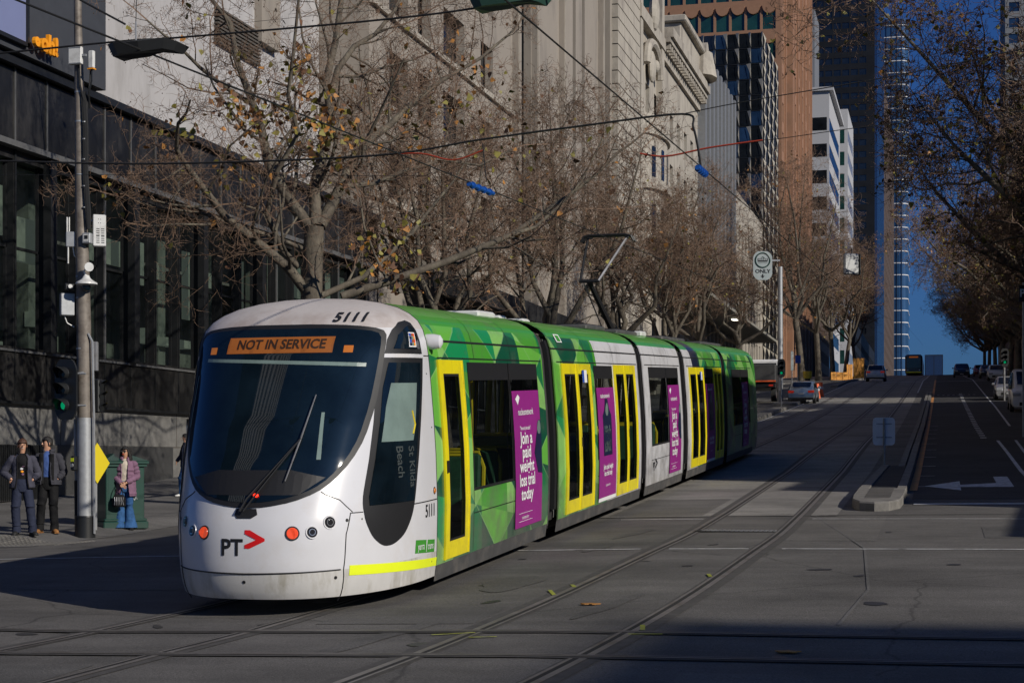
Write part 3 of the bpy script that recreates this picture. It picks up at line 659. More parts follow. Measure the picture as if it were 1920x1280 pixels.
# cab side glazing
CAB = [(1.32,2.675),(2.12,2.675),(1.94,2.2),(1.78,1.9),(1.68,1.3),(1.57,1.05),(1.42,.82),(1.22,.71),(1.02,.675),(.87,.71),(.74,.83),(.67,1.02),(.68,1.16),(.80,1.46),(.95,1.9),(1.10,2.3)]
CAB = [(1.30,2.675),(2.10,2.675),(2.02,2.4),(1.86,2.0),(1.70,1.5),(1.60,1.15),(1.50,.95),(1.34,.78),(1.12,.69),(.94,.69),(.78,.80),(.69,.98),(.69,1.18),(.82,1.5),(1.0,1.95),(1.15,2.35)]
CAB = chaikin(chaikin(CAB, (0,1)), (0,1))
TRI = [(1.35,2.72),(2.09,2.72),(2.08,2.86),(2.06,2.97),(1.99,3.06),(1.85,3.085),(1.70,3.06),(1.54,2.98),(1.43,2.87)]
for sg in (1, -1):
    mb = MB(); mb.patch(CAB, nside(.006, sg), 't_black', .07)
    c = Vector((1.35,1.7)); P = [tuple((Vector(p)-c)*.93+c) for p in CAB if p[1] > 1.0]+[]
    P = [(1.36,2.62),(1.98,2.62),(1.93,2.4),(1.78,2.0),(1.63,1.5),(1.555,1.13),(.77,1.13),(.78,1.22),(.90,1.52),(1.07,1.95),(1.22,2.35)]
    mb.patch(P, nside(.012, sg), 't_glass', .07); cw = mb.build('cab_window', tram, smooth=True)
    if sg > 0:
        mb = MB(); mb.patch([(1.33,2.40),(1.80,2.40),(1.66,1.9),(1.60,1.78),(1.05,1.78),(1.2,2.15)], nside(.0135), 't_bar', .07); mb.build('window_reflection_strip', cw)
        for i, tx in enumerate(('St Kilda', 'Beach')): mb = MB(); mb.text(tx, .17, 'faint_text', None, bold=.002, fn=lambda a, b, i=i: nside(.015)(1.53-i*.23+b*1.0, 1.50-a*.85+(.06 if i else 0))); mb.build('lettering', cw, label='grey words %s turned sideways' % tx)
        mb = MB(); mb.tube([nside(.016)(*q) for q in ((1.62,2.1),(1.66,1.95),(1.60,1.85))], .011, 't_pole', 5); mb.build('grab_pole', cw)
    mb = MB(); mb.patch(TRI, nside(.006, sg), 't_black', .06); mb.patch([(1.46,2.77),(2.02,2.77),(2.01,2.9),(1.97,3.0),(1.86,3.03),(1.73,3.0),(1.58,2.92)], nside(.012, sg), 't_glass', .06); o = mb.build('quarter_window', tram, smooth=True)
    if sg > 0:
        mb = MB(); mb.patch([(1.70,2.79),(1.90,2.79),(1.93,2.95),(1.75,2.95)], nside(.015), 't_white_text', .05)
        cols = ['t_navy', 't_redlens', 't_led', 'sign_blue', 'ooh', 't_bar']
        for i in range(3):
            for j in range(4): a = 1.72+i*.052+j*.008; b_ = 2.805+j*.034; mb.patch([(a,b_),(a+.048,b_),(a+.054,b_+.031),(a+.006,b_+.031)], nside(.018), cols[(i*5+j*3) % 6], .05)
        mb.build('window_sticker', o)
    mb = MB(); p = Vector((sg*1.20, 2.42, 2.86)); mb.loft([(p+Vector((sg*(-.02),0,0)),.07,.09,(0,1,0),(0,0,1)),(p+Vector((sg*.10,0,0)),.075,.09,(0,1,0),(0,0,1)),(p+Vector((sg*.17,0,0)),.06,.075,(0,1,0),(0,0,1)),(p+Vector((sg*.20,0,0)),.02,.03,(0,1,0),(0,0,1))], 't_white', 14); mb.build('camera_pod', tram, smooth=True)
# ---- passenger modules
def side_pt(y, z, off=0, sg=1):
    e = .01; dx = (hw(z+e)-hw(z-e))/(2*e); n = Vector((1, 0, -dx)).normalized(); return Vector((sg*(hw(z)+n.x*off), y, z+n.z*off))
ZC = [.33,.6,.8,1.0,1.08,1.3,1.6,1.8,2.0,2.27,2.5,2.64,2.70,2.78,2.87,2.95,3.0,3.05,3.1,3.14,3.18,3.22,3.25,3.28,3.31,3.33,3.35,3.37]
def skin(mb, y0, y1, holes, off, m, zc=ZC, sides=(1,-1)):
    ys = sorted(set([y0, y1]+[h[0] for h in holes]+[h[1] for h in holes])); zs = sorted(set(zc+[h[2] for h in holes]+[h[3] for h in holes]))
    for sg in sides:
        b = []; idx = {}
        vs = []
        for j, z in enumerate(zs):
            for i, y in enumerate(ys): idx[i, j] = len(vs); vs.append(side_pt(y, z, off, sg))
        fs = []
        for j in range(len(zs)-1):
            for i in range(len(ys)-1):
                cy = (ys[i]+ys[i+1])/2; cz = (zs[j]+zs[j+1])/2
                if any(h[0] < cy < h[1] and h[2] < cz < h[3] for h in holes): continue
                q = (idx[i,j], idx[i+1,j], idx[i+1,j+1], idx[i,j+1]); fs.append(q if sg > 0 else q[::-1])
        mb.add(vs, fs, m)
def spanel(mb, y0, y1, z0, z1, off, m, sg=1, th=.0):
    zs = [z0]+[z for z in ZC if z0 < z < z1]+[z1]; n = len(zs)
    vs = [side_pt(y, z, off, sg) for z in zs for y in (y0, y1)]
    mb.add(vs, [(2*i, 2*i+1, 2*i+3, 2*i+2) if sg > 0 else (2*i, 2*i+2, 2*i+3, 2*i+1) for i in range(n-1)], m)
    if th:
        vs2 = [side_pt(y, z, off-th, sg) for z in zs for y in (y0, y1)]; b = vs+vs2; k = 2*n
        fs = [(0,1,k+1,k), (k-2,2*k-2,2*k-1,k-1)]+[(2*i,2*i+2,k+2*i+2,k+2*i) for i in range(n-1)]+[(2*i+1,k+2*i+1,k+2*i+3,2*i+3) for i in range(n-1)]
        mb.add(b, fs, m)
glass('t_clear', (.62,.66,.66), .20, .03, (.006,.008,.010))
DZ0, DZ1 = .36, 2.66
def door_leaf(y0, y1, sg, inward):
    mb = MB(); a, b = y0+.015, y1-.015; f = .13; g0 = a+(.10 if inward <= 0 else .17); g1 = b-(.10 if inward >= 0 else .17)
    if inward == 0: g0, g1 = a+.18, b-.17
    for q in ((a, g0, DZ0, DZ1), (g1, b, DZ0, DZ1), (g0, g1, DZ0, DZ0+.20), (g0, g1, DZ1-.16, DZ1)): spanel(mb, *q, .012, 't_yellow', sg, .05)
    for q in ((a-.006, a+.02), (b-.02, b+.006)): spanel(mb, q[0], q[1], DZ0, DZ1, .022, 't_black' if False else 't_yellow', sg, .03)
    d = mb.build('door', tram)
    mb = MB()
    for q in ((g0, g0+.03, DZ0+.20, DZ1-.16), (g1-.03, g1, DZ0+.20, DZ1-.16), (g0, g1, DZ0+.20, DZ0+.23), (g0, g1, DZ1-.19, DZ1-.16)): spanel(mb, *q, .009, 't_black', sg)
    spanel(mb, g0, g1, DZ0+.20, DZ1-.16, .0, 't_clear', sg); mb.build('pane', d)
    if inward <= 0:
        mb = MB(); y = a+.05 if inward < 0 else b-.9; spanel(mb, y-.015, y+.035, 1.36, 1.5, .03, 't_black', sg, .02); mb.build('door_button', d)
def window(y0, y1, sg, z0=1.08, z1=2.64):
    mb = MB(); f = .035
    for q in ((y0, y0+f, z0, z1), (y1-f, y1, z0, z1), (y0+f, y1-f, z0, z0+f), (y0+f, y1-f, z1-.22, z1)): spanel(mb, *q, .008, 't_black', sg)
    w_ = mb.build('window', tram); mb = MB(); spanel(mb, y0+f, y1-f, z0+f, z1-.22, .002, 't_clear', sg); mb.build('pane', w_)
MODS = [(2.34, 7.80, [('d', 2.62, 3.64), ('w', 3.86, 5.78), ('w', 5.81, 7.40)]),
        (8.42, 15.50, [('D', 8.98, 11.10), ('w', 11.40, 12.98), ('D', 13.10, 15.16)]),
        (16.0, 20.78, [('w', 16.70, 18.78), ('w', 18.82, 20.42)]),
        (21.44, 27.98, [('D', 22.05, 24.45), ('w', 24.6, 26.14), ('D', 26.24, 27.72)]),
        (28.62, 34.9, [('w', 30.0, 32.0), ('w', 32.04, 34.0)])]
for k, (y0, y1, ops) in enumerate(MODS):
    holes = []
    for t_, a, b in ops:
        holes.append((a, b, DZ0, DZ1) if t_ in 'dD' else (a, b, 1.08, 2.64))
    mb = MB(); skin(mb, y0, y1, holes, 0, 't_livery')
    if k: 
        for sg in (1, -1): spanel(mb, y0, y0+.03, .33, 3.3, .012, 't_black', sg)
    # end rims
    mb.build('body_shell', tram, smooth=True, angle=rad(50))
    mb = MB(); skin(mb, y0, y1, holes, -.06, 't_liner', [.4,1,1.08,2,2.64,2.9,3.05]); mb.box(-1.1,1.1,y0,y1,2.9,2.95,'t_liner'); mb.box(-1.2,1.2,y0,y1,.33,.37,'t_floor'); mb.build('interior_lining', tram)
    mb = MB()
    for sg in (1, -1):
        spanel(mb, y0, y1, .15, .335, -.002, 't_skirt', sg); 
        spanel(mb, y0+.02, y1-.02, 2.865, 2.89, .004, 't_black', sg)
        spanel(mb, y0+.3, y1-.1, 2.675, 2.69, .006, 't_black', sg)
        for y in [y0+(y1-y0)*f for f in (.34, .67)]: spanel(mb, y-.006, y+.006, 2.69, 3.36, .003, 't_black', sg)
        for a in ([o for o in ops if o[0] == 'w']): spanel(mb, a[1], a[2], .80, .812, .003, 't_black', sg); spanel(mb, a[1]-.005, a[1]+.005, .35, 1.08, .003, 't_black', sg)
    mb.build('skirt', tram)
    mb = MB(); mb.box(-1.15,1.15,y0,y1,.2,.33,'rubber')
    if k in (0, 2, 4):
        c = (y0+y1)/2
        for dy in (-.8, .8):
            for sg in (1, -1): mb.disc((sg*.62, c+dy, .31), (sg,0,0), .3, .14, 'steel_rail', 20)
    mb.build('underframe', tram)
    for t_, a, b in ops:
        for sg in (1, -1):
            if t_ == 'd': door_leaf(a, b, sg, 0)
            elif t_ == 'D': m_ = (a+b)/2; door_leaf(a, m_, sg, 1); door_leaf(m_, b, sg, -1)
            else: window(a, b, sg)
    if k < 4:
        ya = y1; yb = MODS[k+1][0]; mb = MB(); N_ = 8
        for i in range(N_):
            a = ya+(yb-ya)*i/N_; b = ya+(yb-ya)*(i+1)/N_; m_ = (a+b)/2
            for sg in (1, -1):
                vs = [];
                for z in ZC:
                    for y, o_ in ((a,-.16),(m_,-.07),(b,-.16)): vs.append(side_pt(y, min(z, 3.3), o_, sg) if z < 3.2 else Vector((sg*max(.0, hw(z)-.03), y, z+o_)))
                n = len(ZC); mb.add(vs, [(3*j+q, 3*j+q+1, 3*j+q+4, 3*j+q+3) for j in range(n-1) for q in (0,1)], 't_bellows')
        mb.build('bellows', tram)
        for sg in (1, -1):
            mb = MB(); spanel(mb, yb-.17, yb-.03, .5, 3.0, -.01, 't_black', sg, .06); mb.build('gangway_seal', tram)
            mb = MB(); spanel(mb, ya+.01, ya+.05, .3, 3.1, .004, 't_skirt', sg, .03); mb.build('gangway_seal', tram)
# rear end of the tram: mirrored cab outline
mb = MB(); rows = []
for z in ZL:
    r = []
    for u in US: x = u*hw(z)*.9999; r.append(Vector((x, 35.85+ (34.9+1.0-35.85) - (nose_y(x, z)-yfull(z))*.62, z)))
    rows.append([Vector((-hw(z), 34.85, z))]+r+[Vector((hw(z), 34.85, z))])
n = len(rows[0]); mb.add([v for r in rows for v in r], [(i*n+k, (i+1)*n+k, (i+1)*n+k+1, i*n+k+1) for i in range(len(ZL)-1) for k in range(n-1)], 't_livery')
mb.build('rear_cab_shell', tram, smooth=True, angle=rad(60))
# seats and poles inside
for y in (4.35, 5.15, 6.0, 6.8, 11.75, 12.4, 17.1, 17.9, 18.7, 19.6, 25.0, 25.6, 30.5, 31.3, 32.2, 33.2):
    for x in (.62, -.62):
        mb = MB(); R = Matrix.Translation((x, y, .75)) @ Matrix.Rotation(rad(-8), 4, 'X')
        mb.bbox(-.42,.42,-.04,.06,0,.72,'t_seat',.03,R); mb.bbox(-.42,.42,-.45,.02,-.08,.02,'t_seat',.03,R); mb.box(-.3,.3,-.35,0,-.4,-.08,'t_floor',R)
        s_ = mb.build('seat', tram); mb = MB()
        mb.tube([R @ Vector(p) for p in ((-.45,.03,-.05),(-.45,.03,.55),(-.38,.03,.74),(.38,.03,.74),(.45,.03,.55),(.45,.03,-.05))], .028, 't_pole', 6); mb.build('seat_frame', s_, smooth=True)
for y in (3.85, 5.5, 8.9, 11.3, 13.0, 16.6, 21.9, 24.5, 28.9):
    for x in (.85, -.85):
        mb = MB(); mb.tube([(x, y, .37), (x, y, 2.9)], .018, 't_pole', 6); mb.build('grab_pole', tram)
# advertising panels
def ad(y0, y1, kind):
    mb = MB(); spanel(mb, y0, y1, .42, 2.27, .014, 't_purple', 1); sp = lambda y, z: side_pt(y, z, .019); W_ = y1-y0
    def T(t_, size, y, z, m='t_white_text', bold=.004, sx=.8): mb.text(t_, size, m, None, bold=bold, sx=sx, fn=lambda a, b: sp(y0+y+a, z+b))
    if kind == 'join':
        mb.patch([(y0+W_*.80,1.62),(y0+W_*.93,1.86),(y0+W_,1.84),(y0+W_,1.10),(y0+W_*.84,1.12),(y0+W_*.72,1.4)], sp, 't_navy', .1)
        for i, t_ in enumerate(('Join a', 'paid', 'weight', 'loss trial', 'today')): T(t_, .235, W_*.42, 1.62-i*.19, bold=.005, sx=1.25 if i != 3 else 1.08)
        T('nucleusnetwork', .13, W_*.45, 1.98, bold=.001, sx=1.0); T('"Time to tip the scales?"', .07, W_*.40, 1.76, bold=.001, sx=.85); T('nucleusnetwork.com', .07, W_*.36, .55, bold=0, sx=.65)
        for a, b in (((y0+.12*W_,.50),(y0+.62*W_,.50)), ((y0+.12*W_,.61),(y0+.62*W_,.61))): mb.tube([sp(*a), sp(*b)], .003, 't_white_text', 4)
        mb.patch([(y0+.18*W_,2.08),(y0+.26*W_,2.18),(y0+.20*W_,2.22),(y0+.1*W_,2.16)], sp, 't_white_text', .1)
        mb.sphere(sp(y0+W_*.92, 1.72), .004, .10, .13, 't_bar')
    else:
        c = y0+W_/2; mb.patch([(c-.36,1.12),(c+.36,1.12),(c+.36,1.8),(c+.2,1.9),(c+.1,2.08),(c-.1,2.08),(c-.2,1.9),(c-.36,1.8)], sp, 't_navy', .1)
        mb.sphere(sp(c, 1.87), .005, .12, .14, 't_bar')
        T('High', .27, W_/2, 1.52, 't_bar', .005, 1.05); T('BMI?', .27, W_/2, 1.27, 't_bar', .005, 1.05)
        T('nucleusnetwork', .11, W_*.45, 2.13, bold=.001, sx=1.1); T('Join a paid weight', .12, W_*.5, .93, bold=.003, sx=.95); T('loss trial today', .12, W_*.5, .82, bold=.003, sx=.95); T('nucleusnetwork.com', .07, W_*.5, .62, bold=0, sx=.65)
        spanel(mb, y0, y1, .36, .42, .014, 't_white_text')
    mb.build('advertisement', tram, label={'join': 'purple Join a paid weight loss trial today panel', 'bmi': 'purple High BMI? panel'}[kind])
ad(5.86, 7.36, 'join'); ad(11.46, 12.94, 'bmi'); ad(18.86, 20.40, 'join'); ad(24.66, 26.1, 'bmi'); ad(32.1, 33.6, 'join')
mb = MB(); mb.text('PT', .24, 't_text', None, bold=.005, fn=lambda a, b: side_pt(16.95+a*.9, .66+b, .006)); mb.patch([(17.1,.82),(17.16,.82),(17.35,.74),(17.35,.71),(17.16,.63),(17.1,.63),(17.1,.66),(17.25,.725),(17.1,.785)], lambda a, b: side_pt(a, b, .006), 't_text', .05); mb.build('operator_badge', tram)
for y in (10.5, 23.85): mb = MB(); mb.patch([(y-.14,2.36),(y+.22,2.36),(y+.22,2.56),(y-.14,2.56)], lambda a, b: side_pt(a, b, .03), 't_white_text', .1); mb.patch([(y-.14,2.36),(y,2.36),(y,2.56),(y-.14,2.56)], lambda a, b: side_pt(a, b, .034), 'sign_blue', .1); mb.build('access_sticker', tram)
mb = MB(); mb.patch([(9.0,2.98),(9.35,2.98),(9.35,3.1),(9.0,3.1)], lambda a, b: side_pt(a, b, .01), 't_white_text', .1); mb.patch([(9.05,2.995),(9.28,2.995),(9.28,3.085),(9.05,3.085)], lambda a, b: side_pt(a, b, .014), 't_badge', .1)
mb.build('access_sticker', tram)
# roof gear
for y0, y1, x0, x1, h in ((7.0,7.9,-.5,.55,.10),(9.1,9.5,-.2,.3,.12),(10.6,11.0,-.2,.3,.12),(13.6,15.3,-.7,.7,.10),(17,19.5,-.7,.6,.10),(19.2,19.8,.2,.7,.14),(22.5,26,-.6,.6,.08),(28.9,33,-.6,.6,.08)):
    mb = MB(); h *= .45; mb.bbox(x0,x1,y0,y1,3.3,3.36+h,'white_plastic' if y1-y0 < 1 else 't_skirt',.03)
    for i in range(int((y1-y0)/.12)): mb.box(x0+.05,x1-.05,y0+.06+i*.12,y0+.10+i*.12,3.36+h,3.375+h,'t_black')
    mb.build('roof_equipment', tram)
# pantograph
mb = MB()
def pz(px, py, dy): # a point of the mast: column px, row py at distance dy along the tram
    d = 0
    return None
b0 = Vector((.02, 19.55, 3.42)); kn = Vector((-.24, 18.3, 4.45)); T_ = 5.46
mb.box(-.5,.5,18.9,20.2,3.36,3.43,'t_black'); mb.tube([b0, kn], [.07,.05], 't_black', 8); mb.tube([b0+Vector((-.2,0,0)), kn+Vector((-.1,0,-.05))], [.015,.015], 'steel_pole', 5)
mb.tube([kn+Vector((-.2,0,0)), kn+Vector((.2,0,0))], .04, 't_black', 8)
mb.tube([kn+Vector((-.18,0,0)), Vector((-.44,19.2,T_-.06))], .028, 't_black', 6); mb.tube([kn+Vector((.2,0,0)), Vector((.42,19.2,T_-.03))], .028, 'steel_pole', 6)
for dy in (-.12,.12): mb.tube([(-.58,19.25+dy,T_-.14),(-.52,19.25+dy,T_-.03),(-.4,19.25+dy,T_),(.38,19.25+dy,T_),(.5,19.25+dy,T_-.03),(.56,19.25+dy,T_-.14)], .028, 't_black', 6)
for x in (-.4,.4): mb.box(x-.02,x+.02,19.1,19.4,T_-.06,T_-.03,'t_black')
mb.build('pantograph', tram)
# ================================================================== BUILDINGS
def facade(mb, O, U, W_, z0, z1, holes, depth, m, mr=None):
    O = Vector(O); U = Vector(U); Nn = Vector((U.y, -U.x, 0)); mr = mr or m
    us = sorted(set([0, W_]+[h[0] for h in holes]+[h[1] for h in holes])); zs = sorted(set([z0, z1]+[h[2] for h in holes]+[h[3] for h in holes]))
    hs = set()
    ui = {u: i for i, u in enumerate(us)}; zi = {z: i for i, z in enumerate(zs)}
    for h in holes:
        for i in range(ui[h[0]], ui[h[1]]):
            for j in range(zi[h[2]], zi[h[3]]): hs.add((i, j))
    P = lambda u, z, d=0: tuple(O+U*u-Nn*d+Vector((0,0,z)))
    fs = []; vs = [P(u, z) for z in zs for u in us]; n = len(us)
    for j in range(len(zs)-1):
        i = 0
        while i < n-1:
            if (i, j) in hs: i += 1; continue
            k = i
            while k+1 < n-1 and (k+1, j) not in hs: k += 1
            fs.append((j*n+i, j*n+k+1, (j+1)*n+k+1, (j+1)*n+i)); i = k+1
    mb.add(vs, fs, m)
    for a, b, c, d in [h[:4] for h in holes]:
        q = [(a,c),(b,c),(b,d),(a,d)]
        for (p, r) in zip(q, q[1:]+q[:1]): mb.quad(P(*p), P(*p, depth), P(*r, depth), P(*r), mr)
def pane_mb(mb, O, U, h, depth, m, frame=None, fm=.05, bars=(0, 0)):
    O = Vector(O); U = Vector(U); Nn = Vector((U.y, -U.x, 0)); P = lambda u, z, d: tuple(O+U*u-Nn*d+Vector((0,0,z)))
    a, b, c, d = h[:4]; mb.quad(P(a,c,depth), P(b,c,depth), P(b,d,depth), P(a,d,depth), m)
    if frame:
        e = depth-.05
        R = [(a,a+fm,c,d),(b-fm,b,c,d),(a+fm,b-fm,c,c+fm),(a+fm,b-fm,d-fm,d)]
        for i in range(bars[0]): u = a+(b-a)*(i+1)/(bars[0]+1); R.append((u-fm/2,u+fm/2,c+fm,d-fm))
        for i in range(bars[1]): z = c+(d-c)*(i+1)/(bars[1]+1); R.append((a+fm,b-fm,z-fm/2,z+fm/2))
        for k, (p, q, r, s_) in enumerate(R): x = e-.002*(k > 3+bars[0]); mb.quad(P(p,r,x), P(q,r,x), P(q,s_,x), P(p,s_,x), frame)
def windows(root, sets, limit=100):
    # sets: list of (O, U, holes, depth, mat, frame, fm, bars)
    n = 0; rest = MB()
    for O, U, holes, depth, m, fr, fm, bars in sets:
        for h in holes:
            if n < limit:
                mb = MB(); pane_mb(mb, O, U, h, depth, m, fr, fm, bars); mb.build('window', root)
            else: pane_mb(rest, O, U, h, depth, m, fr, fm, bars)
            n += 1
    if rest.f: o = rest.build('window', root); o['kind'] = 'stuff'
def gridh(u0, u1, z0, z1, bw, sh, fw=.6, fh=.6, off=.25):
    H_ = []; nu = max(1, int((u1-u0)/bw+.01)); nz = max(1, int((z1-z0)/sh+.01))
    for j in range(nz):
        for i in range(nu):
            a = u0+(i+.5)*bw; c = z0+j*sh+sh*off; H_.append((round(a-bw*fw/2, 4), round(a+bw*fw/2, 4), round(c, 4), round(c+sh*fh, 4)))
    return H_
def tower(name, label, t0, s0, s1, z0, z1, wid, wall, street=None, cross=None, win='window_dark', frame=None, depth=.25, limit=100, side=-1, win2=None, cat='building', roof=True, bars=(0,0)):
    # a block whose street face is X = t0 from s0 to s1 and which reaches wid metres back from the street
    root = thing(name, label, cat, (t0, s0, z0)); root_m = Matrix.Translation((-t0, -s0, -z0))
    mb = MB(); sets = []
    O1, U1 = ((t0, s0, 0), (0,1,0)) if side < 0 else ((t0, s1, 0), (0,-1,0))
    H1 = gridh(0.4, s1-s0-.4, *street) if street else []; facade(mb, O1, U1, s1-s0, z0, z1, H1, depth, wall)
    if side < 0: O2, U2 = (t0-wid, s0, 0), (1,0,0)
    else: O2, U2 = (t0, s0, 0), (1,0,0)
    H2 = gridh(.4, wid-.4, *cross) if cross else []; facade(mb, O2, U2, wid, z0, z1, H2, depth, wall)
    xa, xb = (t0-wid, t0) if side < 0 else (t0, t0+wid)
    mb.quad((xa,s0,z1),(xb,s0,z1),(xb,s1,z1),(xa,s1,z1), wall); mb.quad((xa,s1,z0),(xb,s1,z0),(xb,s1,z1),(xa,s1,z1), wall)
    xo = t0-wid if side < 0 else t0+wid; mb.quad((xo,s0,z0),(xo,s1,z0),(xo,s1,z1),(xo,s0,z1), wall)
    sets = [(O2, U2, H2, depth-.01, win2 or win, frame, .06, bars), (O1, U1, H1, depth-.01, win, frame, .06, bars)]
    o = mb.build('wall', root); o.location = (-t0, -s0, -z0)
    n0 = len(root.children); windows(root, sets, limit)
    for c in root.children:
        c.location = (-t0, -s0, -z0)
    return root
def part(root, name, mb, **k):
    o = mb.build(name, root, **k); o.location = -Vector(root.location); return o
T0 = -23.0
# ---- black stone and glass podium at the left
b1 = thing('black_building', 'low black stone and glass building with long window band behind the waiting people', 'building', (T0, 30, .8))
mb = MB(); O, U = (T0, 30, 0), (0,1,0); NB = 23; BW = 36/NB; H_ = []; 
for i in range(NB): H_.append((round(i*BW+.06,4), round((i+1)*BW-.06,4), 4.55, 9.35))
facade(mb, O, U, 36, 3.14, 9.6, H_, .3, 'black_stone', 'black_metal'); facade(mb, O, U, 36, 9.75, 11.7, [], .1, 'black_stone')
gr = [(17.9,19.5,.2,2.95),(19.8,21.4,.2,2.95)]+[(22.2+i*2.7, 24.6+i*2.7, .9, 2.9) for i in range(5)]
facade(mb, (T0-.05, 30, 0), U, 36, 0, 3.1, gr, .35, 'granite')
mb.box(T0-14,T0,30.0,66,11.65,11.7,'black_metal'); mb.quad((T0-14,30,0),(T0,30,0),(T0,30,11.7),(T0-14,30,11.7),'black_stone'); mb.quad((T0-14,66,0),(T0,66,0),(T0,66,11.7),(T0-14,66,11.7),'black_stone')
part(b1, 'wall', mb)
mb = MB(); mb.box(T0-.4,T0+.28,29.8,66.05,9.6,9.75,'ledge_metal'); mb.box(T0-.4,T0+.22,29.8,66.05,11.7,11.9,'black_metal'); mb.box(T0-.2,T0+.10,29.9,66,3.08,3.16,'black_metal'); mb.box(T0-.2,T0+.06,29.9,66,4.42,4.48,'ledge_metal'); part(b1, 'ledge', mb)
mb = MB()
for i in range(0, NB+1):
    y = 30+i*BW; r = .03
    mb.box(T0,T0+.035,y-.018,y+.018,9.76,11.7,'ledge_metal'); mb.box(T0,T0+.02,y-.012,y+.012,3.17,4.42,'black_metal')
    if i % 3 == 0: mb.box(T0,T0+.22,y-.16,y+.16,4.48,9.6,'black_metal')
    else: mb.box(T0-.1,T0+.04,y-.03,y+.03,4.48,9.6,'black_metal' if i % 4 else 'ledge_metal')
part(b1, 'mullion', mb)
for i in range(0, 34, 2):
    pass
mb = MB()
for i in range(18):
    if i < 12: y = 30+i*1.02+.0
mb.box(T0-.04,T0+.03,30,46.8,.6,2.05,'dark_granite'); 
for y in rng(30, 39.4, .09): mb.box(T0+.03,T0+.07,y,y+.035,.62,2.03,'black_metal')
part(b1, 'vent_grille', mb)
mb = MB()
for y in (33.4, 36.8, 40.2, 43.6, 47.2): mb.box(T0-.05,T0-.042,y-.01,y+.01,2.06,3.08,'stone_groove')
mb.box(T0-.05,T0-.042,39.5,47.8,2.03,2.06,'stone_groove'); part(b1, 'stone_joint', mb)
glass('shop_glass', (.6,.66,.62), .38, .03)
random.seed(3)
for h in H_:
    mb = MB(); P = lambda u, z, d: (T0-d, 30+u, z); a, b, c, d = h
    mb.quad(P(a,c,.28),P(b,c,.28),P(b,d,.28),P(a,d,.28),'shop_glass'); w_ = part(b1, 'window', mb)
    mb = MB(); y = 30+a; hh = 7.1
    mb.box(T0-.28,T0-.2,y,y+.03,c,d,'black_metal'); mb.box(T0-.28,T0-.2,30+b-.03,30+b,c,d,'black_metal'); mb.box(T0-.28,T0-.2,y,30+b,hh,hh+.07,'black_metal')
    f_ = mb.build('frame', w_)
# the room behind the glass: floor slabs, columns, pale partitions and glowing reflection strips
mb = MB(); mb.box(T0-6,T0-.4,30.2,65.8,9.3,9.4,'blind'); mb.box(T0-6.1,T0-6,30.2,65.8,4.5,9.3,'blind'); mb.box(T0-6,T0-.4,30.2,65.8,4.44,4.5,'dark_granite')
for y in rng(33, 64, 4.1): mb.box(T0-1.6,T0-1.2,y-.25,y+.25,4.5,9.3,'blind')
for y, l, z, h in ((36.4,2.0,7.5,1.3),(38.9,1.1,6.9,1.2),(42.6,2.4,7.4,.75),(45.3,1.0,7.0,1.3),(46.6,.9,7.2,.6),(49,.5,6.2,2.2),(50.5,1.2,7.4,.5),(53.4,.4,5.6,3.0),(56.0,.9,6.8,2.3),(58.2,1.0,7.8,1.3),(59.6,1.1,7.6,1.5),(61.4,1.0,7.2,1.9),(63.2,1.2,7.7,1.4)): mb.box(T0-.75,T0-.7,y,y+l,z,z+h,'reflection_glow')  # glowing strips added to imitate pale reflections in the glass
for i in range(16): y = random.uniform(36, 64); z = random.choice((4.6,4.9,5.3)); mb.box(T0-1.3,T0-.9,y,y+random.uniform(.2,.9),z,z+random.uniform(.1,.5),random.choice(('blind','reflection_glow','black_metal')))
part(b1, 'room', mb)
mb = MB()
for q in gr: pane_mb(mb, (T0-.05,30,0), U, q, .33, 'window_blue' if q[0] < 22 else 'window_dark', 'ledge_metal', .05, (0,1))
part(b1, 'shopfront', mb)
# ---- billboard on its roof edge
bb = thing('billboard', 'dark grey rooftop billboard with blue screen and orange ooh! letters above black building', 'billboard', (T0, 30, 11.95))
mb = MB(); mb.box(T0-3,T0+.38,26,41.9,11.97,22,'billboard_grey'); part(bb, 'casing', mb)
mb = MB(); mb.box(T0+.38,T0+.46,26,37.6,12.25,20,'screen_blue'); mb.box(T0+.38,T0+.52,37.6,37.68,12.15,20,'black_metal'); mb.box(T0+.38,T0+.52,26,37.68,12.15,12.25,'black_metal'); part(bb, 'screen', mb)
mb = MB(); R = MX((T0+.6, 38.47, 12.38), (0,1,0), (0,0,1)); mb.text('oh!', .64, 'ooh', R, bold=.028, ext=.05); R2 = MX((T0+.6, 37.86, 12.36), (0,1,0), (0,0,1)); mb.text('o', .38, 'ooh', R2, bold=.035, ext=.05)
part(bb, 'lettering', mb, label='orange ooh! letters')
# ---- pale rendered wall set above the podium
b2 = tower('rendered_building', 'tall blank light grey rendered wall rising behind the black podium', T0-2.2, 43, 64.9, 8, 46, 16, 'render_wall', (20,24,5.5,4,.3,.35,.3), None, 'window_dark', 'black_metal', .3)
mb = MB(); mb.box(T0-2.2,T0-1.9,58.2,60.0,17.5,46,'beige_stone'); 
for z in rng(16.6,17.8,.13): mb.box(T0-2.2,T0-2.02,54.6,58.4,z,z+.07,'stone_groove')
part(b2, 'pilaster', mb)
